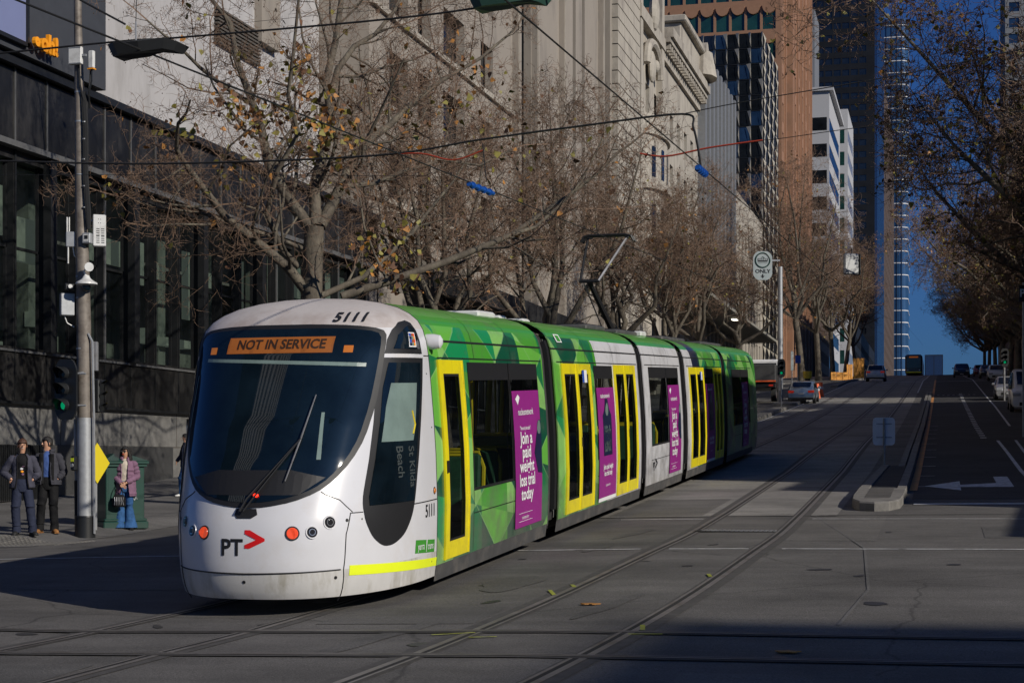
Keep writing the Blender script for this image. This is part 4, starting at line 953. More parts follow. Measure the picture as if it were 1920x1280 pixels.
# ---- beige interwar office block
b3 = tower('beige_building', 'large plain beige stone office block with narrow dark window strips behind bare trees', T0, 64.95, 117.1, 0, 52, 18, 'beige_stone', None, None)
bo = [c for c in b3.children if c.name.startswith('wall')]
for c in list(b3.children): bpy.data.objects.remove(c)
H3 = []; 
for z in range(9, 50, 4):
    for a, b in ((2.6,5.2),(6.6,8.6),(10.6,14.2),(17.2,19.6)): H3.append((a, b, float(z), z+2.3))
for a, b in ((24.4,28.0),(48.2,51.6)): H3.append((a, b, 9.0, 51.0))
for a in (36.5,39.2,42.0): H3.append((a, a+.9, 16.0, 50.0))
mb = MB(); facade(mb, (T0,64.95,0), U, 52.15, 6.5, 52, H3, .5, 'beige_stone'); mb.quad((T0-18,64.95,0),(T0,64.95,0),(T0,64.95,52),(T0-18,64.95,52),'beige_stone'); mb.quad((T0-18,64.95,52),(T0,64.95,52),(T0,117.1,52),(T0-18,117.1,52),'beige_stone')
gr = [(a+.6, a+4.4, 2.6, 6.0) for a in range(0, 50, 5)]; facade(mb, (T0-.05,64.95,0), U, 52.15, 0, 6.5, gr, .4, 'dark_granite'); part(b3, 'wall', mb)
windows(b3, [((T0,64.95,0), U, H3, .48, 'window_dark', 'black_metal', .08, (1,1))])
for c in b3.children:
    if c.name.startswith('window'): c.location = -Vector(b3.location)
mb = MB()
for y in (89.0, 93.4, 100.5, 112.6): mb.box(T0,T0+.35,y-.35,y+.35,6.5,52,'beige_stone'); mb.box(T0+.35,T0+.4,y-.28,y-.2,6.5,52,'pale_stone')
for z in (12.8,20.8,31,41): mb.box(T0,T0+.18,65,89,z-.15,z+.1,'pale_stone')
part(b3, 'pilaster', mb)
mb = MB()
for q in gr: pane_mb(mb, (T0-.05,64.95,0), U, q, .38, 'window_dark', 'galvanised', .06, (2,1))
part(b3, 'shopfront', mb)
# ---- classical stone building
b4 = thing('classical_building', 'ornate cream stone building with bay window, banded corner and deep cornice', 'building', (T0, 117.2, 5))
H4 = [(14+i*4.1, 15.9+i*4.1, float(z), z+2.4) for z in (12,16.4,20.8,25.2,29.6) for i in range(7)]
mb = MB(); O4 = (T0,117.2,0); facade(mb, O4, U, 43.3, 4, 37.6, H4, .4, 'pale_stone'); mb.quad((T0-18,117.2,4),(T0,117.2,4),(T0,117.2,37.6),(T0-18,117.2,37.6),'pale_stone'); mb.quad((T0-18,117.2,37.6),(T0,117.2,37.6),(T0,160.5,37.6),(T0-18,160.5,37.6),'pale_stone')
part(b4, 'wall', mb)
windows(b4, [(O4, U, H4, .38, 'window_dark', 'sign_back', .07, (0,1))])
for c in b4.children:
    if c.name.startswith('window'): c.location = -Vector(b4.location)
mb = MB()
for z in rng(6, 46, .95): mb.box(T0-.3,T0+.45,117.25,126.2,z,z+.87,'pale_stone'); mb.box(T0-.3,T0+.40,117.3,126.1,z+.87,z+.95,'stone_groove')
part(b4, 'quoin', mb)
mb = MB(); P = [(T0+.0, 127.4)]+[(T0+1.5*math.sin(math.pi*i/12), 132-4.4*math.cos(math.pi*i/12)) for i in range(13)]+[(T0, 136.6)]
mb.prism(P, 8, 27.3, 'pale_stone'); mb.prism([(x+.25*(x > T0), y) for x, y in P], 27.3, 27.9, 'pale_stone'); mb.prism([(x+.35*(x > T0), y) for x, y in P], 23.0, 23.4, 'pale_stone'); mb.prism(P, 27.9, 28.9, 'pale_stone')
for z in (10.5,15,19.4,24):
    for i in (3,5,7,9): a = math.pi*(i-.35)/12; c = math.pi*(i+.35)/12; q = [(T0+1.52*math.sin(a)+.02, 132-4.4*math.cos(a)), (T0+1.52*math.sin(c)+.02, 132-4.4*math.cos(c))]; mb.quad((*q[0],z),(*q[1],z),(*q[1],z+2.4),(*q[0],z+2.4),'window_dark')
part(b4, 'bay_window', mb)
mb = MB(); A_ = [(T0+.45+.7*math.cos(math.pi*i/14), 132, 0) for i in range(15)]
mb.box(T0,T0+.5,126.4,127.4,6,46,'pale_stone'); mb.box(T0,T0+.5,136.4,137.6,6,46,'pale_stone'); mb.box(T0,T0+.6,126.2,137.8,36.0,37,'pale_stone')
mb.tube([(T0+.5, 132-3.2*math.cos(math.pi*i/16), 33.0+2.2*math.sin(math.pi*i/16)) for i in range(17)], .35, 'pale_stone', 8); mb.sphere((T0+.4,132,33.4),.3,1.1,1.3,'pale_stone'); mb.sphere((T0+.6,132,37.8),.4,1.2,1.5,'pale_stone')
for sg in (-1,1): mb.sphere((T0+.4,132+sg*2,33.9),.3,.6,.5,'pale_stone'); mb.sphere((T0+.3,132+sg*2.2,25.4),.3,.9,.7,'pale_stone')
part(b4, 'ornament', mb)
mb = MB()
for k, (o_, za, zb) in enumerate(((.3,35.6,36.3),(.5,36.3,36.8),(1.0,36.8,37.2),(1.25,37.2,38.0))): mb.box(T0-.5,T0+o_,137.7,160.5,za,zb-.004*k,'pale_stone')
for y in rng(138.2, 160, 1.1): mb.box(T0+.5,T0+.9,y,y+.4,36.3,36.78,'pale_stone')
mb.bbox(T0-3,T0+.6,146,160.4,38,40.6,'pale_stone',.1); mb.bbox(T0-3,T0+1.1,145.6,160.6,40.6,41.2,'pale_stone',.1); mb.tube([(T0+.8,158.5,38.3),(T0+.8,158.9,40.8)],[1.4,.9],'pale_stone',10); mb.tube([(T0-2,158.9,41),(T0+1.2,158.9,41)],.9,'pale_stone',12)
part(b4, 'cornice', mb)
mb = MB(); 
for i in range(9): y = 120+i*4.6; mb.box(T0+.1,T0+.5,y-.5,y+.5,11.6,12.2,'pale_stone'); mb.box(T0,T0+.6,y+.4,y+4,10.8,11.2,'pale_stone'); mb.box(T0,T0+.35,y-.4,y+.4,4.5,12,'pale_stone'); mb.box(T0-.1,T0+.04,y+.6,y+3.8,5.4,10.6,'window_dark')
part(b4, 'shopfront', mb)
# ---- ribbed metal clad building
b5 = tower('ribbed_building', 'slim building clad in vertical grey metal ribs beside the cream cornice', T0, 160.6, 186.6, 5, 42, 16, 'grey_rib', None, None)
mb = MB()
for y in rng(161, 185, 3.0): mb.box(T0,T0+.7,y,y+1.1,5.5,41.9,'grey_rib')
part(b5, 'rib', mb)
# ---- building of folded metal fins
b6 = tower('faceted_building', 'dark glass building with twisting cream metal fins below the orange tower', T0, 221.0, 243.2, 8, 58.4, 13, 'black_metal', None, None)
mb = MB()
random.seed(5)
for j in range(24):
    z = 58.6-2.08*(j+1)
    for i in range(8):
        x = T0-12.6+i*1.57; mb.quad((x+.1,220.95,z+.1),(x+1.45,220.95,z+.1),(x+1.45,220.95,z+1.98),(x+.1,220.95,z+1.98),'window_dark' if (i+j) % 4 else 'window_blue')
part(b6, 'glazing', mb)
mb = MB()
for j in range(24):
    z = 58.6-2.08*(j+1)
    for i in range(9):
        x = T0-12.6+i*1.57; w0 = .12+.4*((i*3+j*5) % 4)/3; 
        mb.add([(x-w0,220.8,z+2.02),(x+.10,220.6,z+2.04),(x+.13,220.75,z+.02),(x-.05,220.7,z+.9)], [(0,1,3),(1,2,3)][::-1] if False else [(0,3,1),(1,3,2)], 'fin_metal')
    for i in range(4):
        y = 221.1+i*5.5+(.9 if j % 2 else 0); q = T0+.05
        mb.add([(q,y,z+2.0),(q+.12,y+3.2,z+1.95),(q+.05,y+2.3,z+1.0),(q,y+2.8,z+.08),(q+.1,y+.4,z+.1),(q+.15,y+1.0,z+1.1)], [(0,1,2,5),(5,2,3,4)], 'fin_metal')
    mb.box(T0-13,T0+.02,220.88,220.94,z-.06,z+.02,'black_metal')
part(b6, 'fin', mb)
# ---- orange tower
b7 = tower('orange_tower', 'tall orange brown office tower with curved panels above each dark window', T0, 245.2, 304.5, 10, 112, 26, 'orange_panel', (16.27,110,7.3,4.4,.60,.66,.2), (16.27,110,2.29,4.4,.84,.80,.12), 'window_dark', None, .22, win2='window_green')
for j in range(21):
    mb = MB(); z = 16.27+j*4.4+4.4*.92
    for i in range(11):
        c = T0-26+.4+(i+.5)*2.29; P = [(c+1.0*math.cos(math.pi+math.pi*k/10), z+1.25*math.sin(math.pi+math.pi*k/10)) for k in range(11)]
        mb.add([(x, 244.95, zz) for x, zz in P]+[(x, 245.5, zz) for x, zz in P], [tuple(range(11))]+[(k, k+1, 12+k, 11+k) for k in range(10)], 'orange_panel')
    part(b7, 'curved_panel', mb)
mb = MB()
for y in rng(245.7, 304, 7.3): mb.box(T0,T0+.3,y-.5,y+.5,12,112,'orange_panel')
mb.box(T0-.5,T0+.9,257,258.6,12,112,'orange_panel'); part(b7, 'rib', mb)
# ---- white striped blocks, dark tower, slab, glass tower
b8 = tower('white_striped_building', 'mid rise building with white spandrel bands and dark window bands', T0, 356, 394, 12, 80, 6, 'white_panel', (14,78,3.4,5.6,1.0,.5,.3), (14,78,5.15,5.6,.99,.5,.3), 'window_blue', None, .05, win2='window_dark')
mb = MB(); mb.box(T0-7,T0+.9,355.4,395,80,80.8,'white_panel'); part(b8, 'roof', mb)
b9 = tower('green_window_building', 'narrow white building with green glass window bands beside the striped block', T0, 428, 455, 12, 91, 6, 'white_panel', (14,90,4,5.6,.9,.5,.3), (14,90,5,5.6,.9,.62,.2), 'window_blue', None, .05, win2='window_green')
b10 = tower('dark_tower', 'very tall near black office tower filling the sky left of the blue gap', T0, 602, 668, 10, 230, 36, 'dark_tower', None, (12,228,3.0,4.2,.8,.5,.3), 'window_dark', None, .2, win2='window_dark')
mb = MB()
for y in rng(603, 667, 9): mb.box(T0,T0+1.0,y,y+4,10,230,'blue_strip')
part(b10, 'rib', mb)
b11 = tower('grey_slab_tower', 'narrow grey tower edge just left of the dark tower', T0-7, 410, 425, 10, 112, 3, 'grey_rib', None, None)
b11.location.x += 0; 
b12 = tower('brown_slab_tower', 'slim brown stone tower slab in front of the blue glass tower', T0, 672, 850, 5, 160, 3, 'brown_stone', (10,155,12,5,.3,.5,.3), None, 'window_dark', None, .3, limit=60)
b13 = thing('glass_tower', 'rounded blue glass tower with thin white floor lines against the sky', 'building', (-28, 1000, -5))
R_ = [(-19-5+5*math.sin(a), 1000+5-5*math.cos(a)) for a in [math.pi/2*i/6 for i in range(7)]]
mb = MB(); mb.prism([(-44,1000)]+R_+[(-19,1040),(-44,1040)], -5, 262, 'tower_glass'); o = part(b13, 'glazing', mb)
mb = MB()
for z in rng(6, 258, 7.0): mb.prism([(-44.1,999.8)]+[(x+.15, y-.15) for x, y in R_]+[(-18.8,1040),(-44.1,1040)], z, z+.5, 'sign_back')
for i in range(8): mb.box(-43.6+i*3,-43.4+i*3,999.7,1000,0,262,'dark_tower')
part(b13, 'floor_line', mb)
# ---- the far end of the street
b14 = thing('far_block', 'low pale blue glass block at the very end of the street', 'building', (-2, 520, 13))
mb = MB(); mb.box(-4.9,.5,520,540,5,34,'pale_blue'); part(b14, 'glazing', mb)
mb = MB()
for x in (-4.9,-2.3,.2): mb.box(x,x+.22,519.7,520,5,34,'white_panel')
for z in (22,27.5,33.7): mb.box(-4.9,.5,519.8,520.0,z,z+.3,'white_panel')
part(b14, 'frame', mb)
# ---- left side, low street fronts between the towers
b15 = tower('shadowed_block', 'dark low building beneath the orange tower behind street trees', T0, 186.7, 220.9, 6, 33, 16, 'pale_stone', (9,32,3.2,4.2,.55,.55,.25), None)
b16 = tower('dark_shopfront_block', 'dark street block beyond the orange tower', T0, 319, 355, 12, 38, 16, 'brown_stone', (16,36,3.2,4.2,.55,.55,.25), None)
b17 = tower('distant_dark_block', 'dim block at street level under the dark tower', T0, 456, 600, 8, 40, 16, 'dark_tower', (16,38,6,4.2,.6,.55,.25), None)
# ---- right side of the street (mostly outside the picture; it throws the shade over the road)
RS = [('corner_kiosk', 'low corner building at the right of the crossing', 19.7,26,6.3,'granite'), ('corner_annex', 'two storey annex beyond the low corner building at right', 26,29,7.6,'dark_granite'), ('corner_shop', 'small corner shop block at right behind the annex', 29,32,9.2,'granite'),
      ('arcade_building', 'four storey stone arcade building along the right pavement', 32,53.4,13.4,'beige_stone'), ('office_block', 'stone office block next to the arcade building', 54.6,100,14.8,'pale_stone'), ('brick_block', 'brown block beyond the side lane on the right', 113,200,22,'brown_stone'), ('hilltop_block', 'brown block near the top of the hill on the right', 200,258,33,'beige_stone'), ('crest_block', 'tall brown block at the crest of the hill on the right', 258,345,46,'brown_stone')]
for nm, lb, a, b, zt, m in RS:
    o = tower(nm, lb, 11, a, b, zg(11, a)-.5, zt, 22, m, (zg(11,a)+3.5, zt-.5, 3.2, 3.4, .55, .6, .2) if b-a > 10 else None, None, side=1, limit=60)
b18 = tower('blue_grey_tower', 'blue grey tower top showing behind the branches at upper right', 17.2, 480, 520, 5, 200, 30, 'grey_rib', (20,198,4,4.4,.6,.6,.2), (20,198,4,4.4,.7,.6,.2), side=1, win='window_blue')
b19 = tower('office_slab', 'tall office slab behind the viewer across the junction', 58.6, -40, -15, -1, 35, 60, 'beige_stone', None, None, side=1)
mbs = MB()
b20 = tower('column_tower', 'pale column fronted tower behind the viewer, mirrored in the windscreen', -38, -33, -15, -2, 130, 22, 'dark_granite', None, None, side=-1)
mb = MB()
for y in rng(-32.6, -16, 2.2): mb.box(-38,-37.2,y,y+1.0,-1,129,'white_panel')
part(b20, 'column', mb)
# awnings over the left pavement
def awning(name, lab, s0, s1, z, out, m, th=.35, slope=.0, light=False):
    r = thing(name, lab, 'awning', (T0, s0, z)); mb = MB(); mb.prism([(T0, z), (T0, z+th), (T0+out, z+th-slope), (T0+out, z-slope+.1)], s0, s1, m, Matrix(((1,0,0,0),(0,0,1,0),(0,1,0,0),(0,0,0,1))))
    part(r, 'canopy', mb); mb = MB()
    for y in rng(s0+.3, s1-.3, 1.2): mb.box(T0+.05,T0+out-.1,y,y+.07,z-slope-.05,z-slope+.0,'black_metal')
    part(r, 'rib', mb)
    if light: mb = MB(); mb.box(T0+out-1.0,T0+out-.5,s0+30,s0+31.2,z-.22,z-.12,'lamp_white'); part(r, 'lamp', mb)
awning('black_awning', 'sloping black awning over shops left of the pantograph', 70, 96, 9.4, 3.0, 'awning_dark', 1.0, .8)
awning('flat_canopy', 'flat black canopy projecting in front of the cream building', 128, 172, 18.6, 3.4, 'awning_dark', .5)
awning('ribbed_canopy', 'pale ribbed canopy above the tail of the tram', 128, 192, 15.3, 4.6, 'awning_pale', .35, .1, True)
# ================================================================== TREES
def grow(seed, trunk, limbs, tmin=.0045, L0=2.6, lev=3, dens_=(7,7,6), leafp=.05, spread=1.0, up=.25, st0=.12, mix=(.4,.68), clusters=()):
    rnd = random.Random(seed); thick = MB(); tw = MB(); lv = MB()
    def rv(): return Vector((rnd.gauss(0,1), rnd.gauss(0,1), rnd.gauss(0,1)))
    def leaf(p, big=1):
        k = rnd.random(); m = 'leaf_olive' if k < mix[0] else 'leaf_orange' if k < mix[1] else 'leaf_brown'
        s = (.05+.05*rnd.random())*big; a = rv().normalized(); b = a.cross(rv()).normalized(); c = p-Vector((0,0,.05))
        lv.add([c+a*s*1.1, c+b*s*.55+a*s*.2, c-a*s*.5+b*s*.85, c-a*s*.9, c-a*s*.4-b*s*.9, c-b*s*.6+a*s*.25], [(0,1,5),(1,2,3),(1,3,5),(3,4,5)], m)
    def seg(a, b, r0, r1):
        if r0 > .022: thick.tube([a, b], [r0, r1], 'bark', 6 if r0 > .05 else 5, False)
        else: tw.tube([a, b], [r0, r1], 'twig', 3, False)
    def branch(p, d, L, r, lv_):
        n = 4 if lv_ < 3 else 3; pts = [p]; d = d.normalized(); q = p
        for i in range(n):
            d = (d+rv()*(.20 if lv_ < 2 else .32)+Vector((0,0,up*(.5 if lv_ < 2 else .15)))).normalized(); q = q+d*(L/n); pts.append(q)
        for i in range(n): seg(pts[i], pts[i+1], r*(1-.6*i/n), r*(1-.6*(i+1)/n))
        kids(pts, L, r, lv_)
    def kids(pts, L, r, lv_):
        n = len(pts)-1
        if lv_ >= lev:
            if rnd.random() < leafp: leaf(pts[-1])
            if rnd.random() < .10:
                c = pts[-1]-Vector((0,0,.07)); e = .018; tw.add([c+Vector(v)*e for v in ((1,0,0),(-1,0,0),(0,1,0),(0,-1,0),(0,0,1),(0,0,-1))], [(0,2,4),(2,1,4),(1,3,4),(3,0,4),(2,0,5),(1,2,5),(3,1,5),(0,3,5)], 'seed_ball')
            return
        k = dens_[min(lv_, len(dens_)-1)]
        for j in range(k):
            t = .22+.78*(j+rnd.random()*.8)/k; t = min(.999, t); i = int(t*n); f = t*n-i; p = pts[i].lerp(pts[i+1], f); ax = (pts[i+1]-pts[i]).normalized()
            side = ax.cross(rv()).normalized(); d = (ax*.55+side*(.9*spread)).normalized()
            branch(p, d, L*(.42+.30*rnd.random())*(1.15-.5*t), max(tmin, r*(1-.6*t)*.48), lv_+1)
    for i in range(len(trunk)-1): thick.tube([trunk[i][0], trunk[i+1][0]], [trunk[i][1], trunk[i+1][1]], 'bark', 10, False)
    for P in limbs:    # P: list of (point, radius)
        pts = [Vector(p) for p, r in P]; L = sum((b-a).length for a, b in zip(pts, pts[1:]))
        thick.tube(pts, [r for p, r in P], 'bark', 8, True)
        # resample
        Q = [pts[0]]; 
        for a, b in zip(pts, pts[1:]): Q += [a.lerp(b, .5), b]
        r0 = P[0][1]; k = max(4, int(L*2.0)); m_ = len(Q)-1
        for j in range(k):
            t = min(.999, st0+(1-st0)*(j+rnd.random()*.8)/k); i = int(t*m_); p = Q[i].lerp(Q[i+1], t*m_-i); ax = (Q[i+1]-Q[i]).normalized()
            side = ax.cross(rv()).normalized(); d = ax*.5+side*.85*spread; rr = P[min(len(P)-1, int(t*len(P)))][1]
            branch(p, d, (1.2+L0*rnd.random())*(1.1-.35*t), max(.012, rr*.42), 1)
        branch(pts[-1], (pts[-1]-pts[-2]), 1.6, P[-1][1], 1)
    for c, n_, sp in clusters:
        for _ in range(int(n_*2.4)): leaf(Vector(c)+rv()*sp*1.2, 1.0)
    return thick, tw, lv
def tree(label, loc, seed, trunk, limbs, group='bare plane trees lining the street', **k):
    th, tw, lv = grow(seed, trunk, limbs, **k)
    r = thing('plane_tree', label, 'tree', loc, group=group)
    th.build('trunk', r, smooth=True, angle=rad(80)); tw.build('crown', r)
    if lv.f: lv.build('foliage', r)
    return r
# the big tree behind the cab, limbs traced and given their own depth
def WL(base, px, py, d): return Wp(px, py, d)-base
mt_d = 38.0; bp = Wp(583, 864, mt_d); bp.z = zp(bp.x, bp.y)
def lim(pts, r0, r1, d0, d1):
    n = len(pts); return [(WL(bp, x, y, d0+(d1-d0)*i/(n-1)), r0+(r1-r0)*i/(n-1)) for i, (x, y) in enumerate(pts)]
trunk = [(Vector((0,0,-.1)), .33), (WL(bp,583,700,mt_d), .26), (WL(bp,585,556,mt_d), .235), (WL(bp,587,470,mt_d), .235), (WL(bp,590,425,mt_d), .22)]
limbs = [lim([(574,545),(541,503),(484,455),(423,407),(375,345),(345,305),(331,280)], .13, .05, mt_d, 35.5),
         lim([(585,430),(552,389),(519,337),(502,302),(491,245),(467,175),(445,118),(432,44),(397,0),(380,-40)], .15, .035, mt_d, 39.5),
         lim([(475,197),(419,162),(375,127),(335,87),(300,60)], .06, .025, 39, 37),
         lim([(592,425),(590,350),(607,280),(620,210),(611,153),(629,79),(640,0),(650,-60)], .15, .05, mt_d, 40.5),
         lim([(618,190),(633,131),(664,87),(703,65),(740,20),(760,-30)], .09, .03, 39.5, 42),
         lim([(600,425),(637,354),(664,297),(694,262),(729,236),(765,200),(830,150),(900,110),(960,60)], .14, .03, mt_d, 44),
         lim([(560,500),(530,470),(500,400),(520,320),(560,250),(540,180),(550,100),(560,0)], .08, .03, mt_d, 36),
         lim([(640,350),(700,345),(760,320),(830,300),(900,310),(960,280)], .07, .02, 39, 43),
         lim([(640,556),(720,530),(833,492),(900,465),(960,440),(1010,405),(1062,370),(1120,325),(1160,285)], .10, .03, 36.5, 38.5),
         lim([(960,440),(1005,425),(1050,385),(1090,340),(1130,260)], .05, .02, 37, 38),
         lim([(590,560),(680,520),(770,440),(800,400),(850,340)], .08, .03, mt_d, 41),
         lim([(579,470),(500,440),(450,425),(380,400),(300,390),(230,370)], .06, .02, mt_d, 36)]
random.seed(8); CL = [(WL(bp, x, y, 37.5+random.uniform(-1.5,1.5)), n, .22) for x, y, n in ((552,105,16),(545,130,14),(430,190,14),(450,205,16),(490,215,14),(530,205,14),(560,215,16),(600,230,16),(618,240,18),(470,240,12),(640,250,14),(470,300,8),(345,250,12),(215,365,10),(500,180,8),(625,190,14),(590,285,10),(425,335,7),(860,200,12),(780,240,10),(900,130,10),(690,460,14),(720,500,16),(740,440,12),(760,520,14),(330,240,6),(980,270,8),(650,330,8))]
tree('large bare plane tree with a few olive and orange leaves behind the tram cab', bp, 11, trunk, limbs, group=None, L0=1.9, lev=4, dens_=(6,6,5,4), leafp=.015, tmin=.005, clusters=CL)
# generic street trees, three shapes
def generic(seed, h=12.5, r=5.2, tr=.22, dark=False, **k):
    rnd = random.Random(seed); f = 3.4+rnd.random(); lean = Vector((rnd.uniform(-.4,.4), rnd.uniform(-.4,.4), 0))
    trunk = [(Vector((0,0,-.2)), tr*1.35), (lean*.2+Vector((0,0,1.2)), tr), (lean*.6+Vector((0,0,f*.7)), tr*.92), (lean+Vector((0,0,f)), tr*.9)]
    limbs = []; n = 7 if r < 8 else 9
    for i in range(n):
        a = 2*math.pi*(i+rnd.random()*.5)/n; o = r*(.45+.55*rnd.random()) if i % 2 else r*.4*rnd.random(); top = f+(h-f)*(.62+.38*rnd.random() if i % 2 == 0 else .45+.35*rnd.random()); P = []
        for j in range(6):
            t = j/5; q = lean+Vector((math.cos(a)*o*t**.8, math.sin(a)*o*t**.8, f+(top-f)*t**1.15))+Vector((rnd.gauss(0,.22),rnd.gauss(0,.22),rnd.gauss(0,.12)))*(j > 0); P.append((q, tr*.55*(1-t)+.022))
        limbs.append(P)
    return trunk, limbs
protos = []
LT = [(48.5,-14.6),(60.5,-14.4),(74,-14.6),(88,-14.5),(101,-14.3),(122,-14.5),(180,-14.5),(205,-14.5),(232,-14.5),(262,-14.5),(295,-14.5)]
RT = [(58,7.2),(64,9.5),(71,7.4),(84,7.8),(98,7.5),(118,7.6),(134,7.5),(152,7.6),(172,7.5),(196,7.6),(222,7.6),(250,7.6),(282,7.6),(312,7.6)]
lt = ['bare plane tree on the left pavement, %s' % s for s in ('first beyond the large tree behind the cab','leaning over the second tram section','behind the pantograph','just right of the pantograph','over the tail of the tram','by the flat black canopy','beside the parked silver car','below the orange tower','near the orange barrier','below the striped white building','near the hill crest')]
rt = ['leafy bare plane tree on the right pavement, %s' % s for s in ('nearest and highest in the corner','second from the near corner','third from the near corner','fourth along the kerb','fifth along the kerb','beyond the side lane','over the white van','behind the white van','beside the white hatchback','over the white hatchback','past the far traffic light','near the crest, first','near the crest, second','at the crest')]
random.seed(21)
for k in range(3):
    tr_, li_ = generic(40+k, 13 if k < 2 else 12, 5.6)
    protos.append(tree('x', (0,0,-500), 70+k, tr_, li_, L0=2.3, lev=4, dens_=(6,5,5,3), leafp=.03, tmin=.008, st0=.34))
rp = []
for k in range(2):
    tr_, li_ = generic(60+k, 17, 10.8, .30)
    rp.append(tree('x', (0,0,-500), 90+k, tr_, li_, L0=3.0, lev=4, dens_=(6,6,5,4), leafp=.16, tmin=.011, st0=.2, mix=(.55,.66)))
for i, (s, t) in enumerate(LT):
    s_ = random.uniform(.88, 1.12)*(1+.55*ss(80, 200, s)); dup(protos[i % 3], (t, s, zp(t, s)), (0,0,random.uniform(0,6.28)), lt[i], (s_, s_, s_*random.uniform(.92,1.05)))
for i, (s, t) in enumerate(RT):
    s_ = random.uniform(.95, 1.12)*(1.18 if s < 75 else 1); dup(rp[i % 2], (t, s, zp(t, s)), (0,0,random.uniform(0,6.28)), rt[i], (s_, s_, s_))
for p in protos+rp:
    for c in list(p.children): bpy.data.objects.remove(c)
    bpy.data.objects.remove(p)
# ================================================================== STREET FURNITURE, SIGNALS, WIRES
PD = 31.5
Q = lambda x, y, dd=0: Wp(x, y, PD+dd)
RGT = Vector((CT, ST, 0)); FWD = Vector((-ST, CT, 0)); UPV = Vector((0,0,1))
def place(name, lab, cat, p, group=None, yaw=0): return thing(name, lab, cat, p, (0,0,TH+yaw), group)
pb = Q(160, 1010); pb.z = zp(pb.x, pb.y)
pole = thing('signal_pole', 'tall weathered steel utility pole with black foot and silver lower sleeve', 'pole', pb)
lp = lambda x, y, dd=0: Q(x, y, dd)-pb
mb = MB(); mb.tube([lp(160,1013), lp(160,968)], [.19,.185], 'black_plastic', 20); mb.tube([lp(160,968.5), lp(160,966)], [.2,.19], 'black_plastic', 20); part_ = mb.build('foot_sleeve', pole, smooth=True)
mb = MB(); mb.tube([lp(160,970), lp(159,783)], [.150,.148], 'galvanised', 20); mb.build('steel_sleeve', pole, smooth=True)
mb = MB(); mb.tube([lp(159,790), lp(157,600), lp(154,470), lp(151,330), lp(149,180), lp(146,40), lp(145,-120)], [.14,.135,.125,.105,.09,.075,.06], 'shaft_paint', 18)
for y in (700, 655, 560, 520, 470, 420, 330, 230, 175): mb.disc(lp(157-(700-y)*.015, y), UPV, .14-(700-y)*.00009, .03, 'galvanised', 18)
mb.build('shaft', pole, smooth=True)
mb = MB(); mb.tube([lp(177,1000,-.1), lp(176,780,-.1), lp(173,640,-.1), lp(165,625,-.1)], .022, 'galvanised', 6); mb.build('conduit', pole, smooth=True)
mb = MB()
for dx, r in ((8,.03),(11,.028),(5,.02)): mb.tube([lp(148+dx,172,-.1), lp(152+dx,240,-.12), lp(152+dx,330,-.12), lp(157+dx,400,-.14), lp(162+dx*.5,430,-.14)], r, 'rubber', 6)
for y in (230,262,300,350,390): mb.disc(lp(159,y,-.1), UPV, .05, .02, 'galvanised', 8)
mb.tube([lp(148,120,-.1), lp(150,160,-.12), lp(158,190,-.12)], .02, 'rubber', 6); mb.tube([lp(170,128,-.1), lp(167,170,-.1), lp(162,215,-.1)], .015, 'rubber', 5)
mb.build('cable_bundle', pole)
mb = MB(); mb.tube([lp(144,1006,.1), lp(143,900,.1)], .04, 'black_plastic', 8); mb.tube([lp(143,905,.1), lp(141,785,.1)], .03, 'galvanised', 8); mb.build('side_post', pole)
def obox(mb, c, w_, d_, h_, m, yaw=0, b=.01, tilt=0):
    R = Matrix.Translation(c) @ Matrix.Rotation(TH+yaw, 4, 'Z') @ Matrix.Rotation(tilt, 4, 'X'); mb.bbox(-w_/2, w_/2, -d_/2, d_/2, -h_/2, h_/2, m, b, R)
def boxthing(name, lab, cat, px, py, w_, d_, h_, m, yaw=0, extra=None, dd=0, partname='casing'):
    p = Q(px, py, dd); t = thing(name, lab, cat, p, (0,0,TH+yaw)); mb = MB(); mb.bbox(-w_/2, w_/2, -d_/2, d_/2, -h_/2, h_/2, m, .012); mb.build(partname, t)
    if extra: extra(t)
    return t
def ex1(t): 
    mb = MB(); mb.box(.1,.22,-.02,.02,-.02,.02,'galvanised'); mb.build('bracket', t); mb = MB(); mb.box(-.13,.13,-.052,-.045,-.16,-.14,'galvanised'); mb.box(-.13,.13,-.052,-.045,.14,.16,'galvanised'); mb.build('trim', t)
boxthing('radio_antenna', 'white square panel antenna near the top of the utility pole', 'antenna', 142, 105, .27, .09, .33, 'white_plastic', rad(-15), ex1, -.2)
def ex2(t):
    mb = MB(); mb.tube([(0,0,-.18),(0,0,-.4),(-.06,0,-.6),(-.12,.1,-.9)], .016, 'black_plastic', 6); mb.build('stem', t); mb = MB(); mb.box(-.065,.065,-.05,.05,-.19,-.17,'ooh'); mb.build('end_cap', t)
boxthing('sector_antenna', 'narrow white upright antenna on a thin stem right of the utility pole', 'antenna', 172, 112, .11, .08, .33, 'white_plastic', rad(-20), ex2, -.2)
def ex3(t):
    mb = MB()
    for i in range(2):
        for j in range(8): mb.box(-.06+i*.09,.0+i*.09,-.092,-.088,-.24+j*.04-(.02 if j > 3 else 0),-.225+j*.04-(.02 if j > 3 else 0),'black_plastic')
        for j in range(2): mb.disc((-.02+i*.04,-.088,.14+j*.07),(0,-1,0),.008,.004,'black_plastic',8)
    mb.build('louvre', t); mb = MB(); mb.box(-.2,-.1,-.02,.02,.18,.21,'galvanised'); mb.box(-.2,-.1,-.02,.02,-.2,-.17,'galvanised'); mb.build('bracket', t)
boxthing('equipment_cabinet', 'white louvred equipment cabinet clamped to the right of the utility pole', 'cabinet', 186, 433, .24, .18, .60, 'white_plastic', rad(18), ex3)
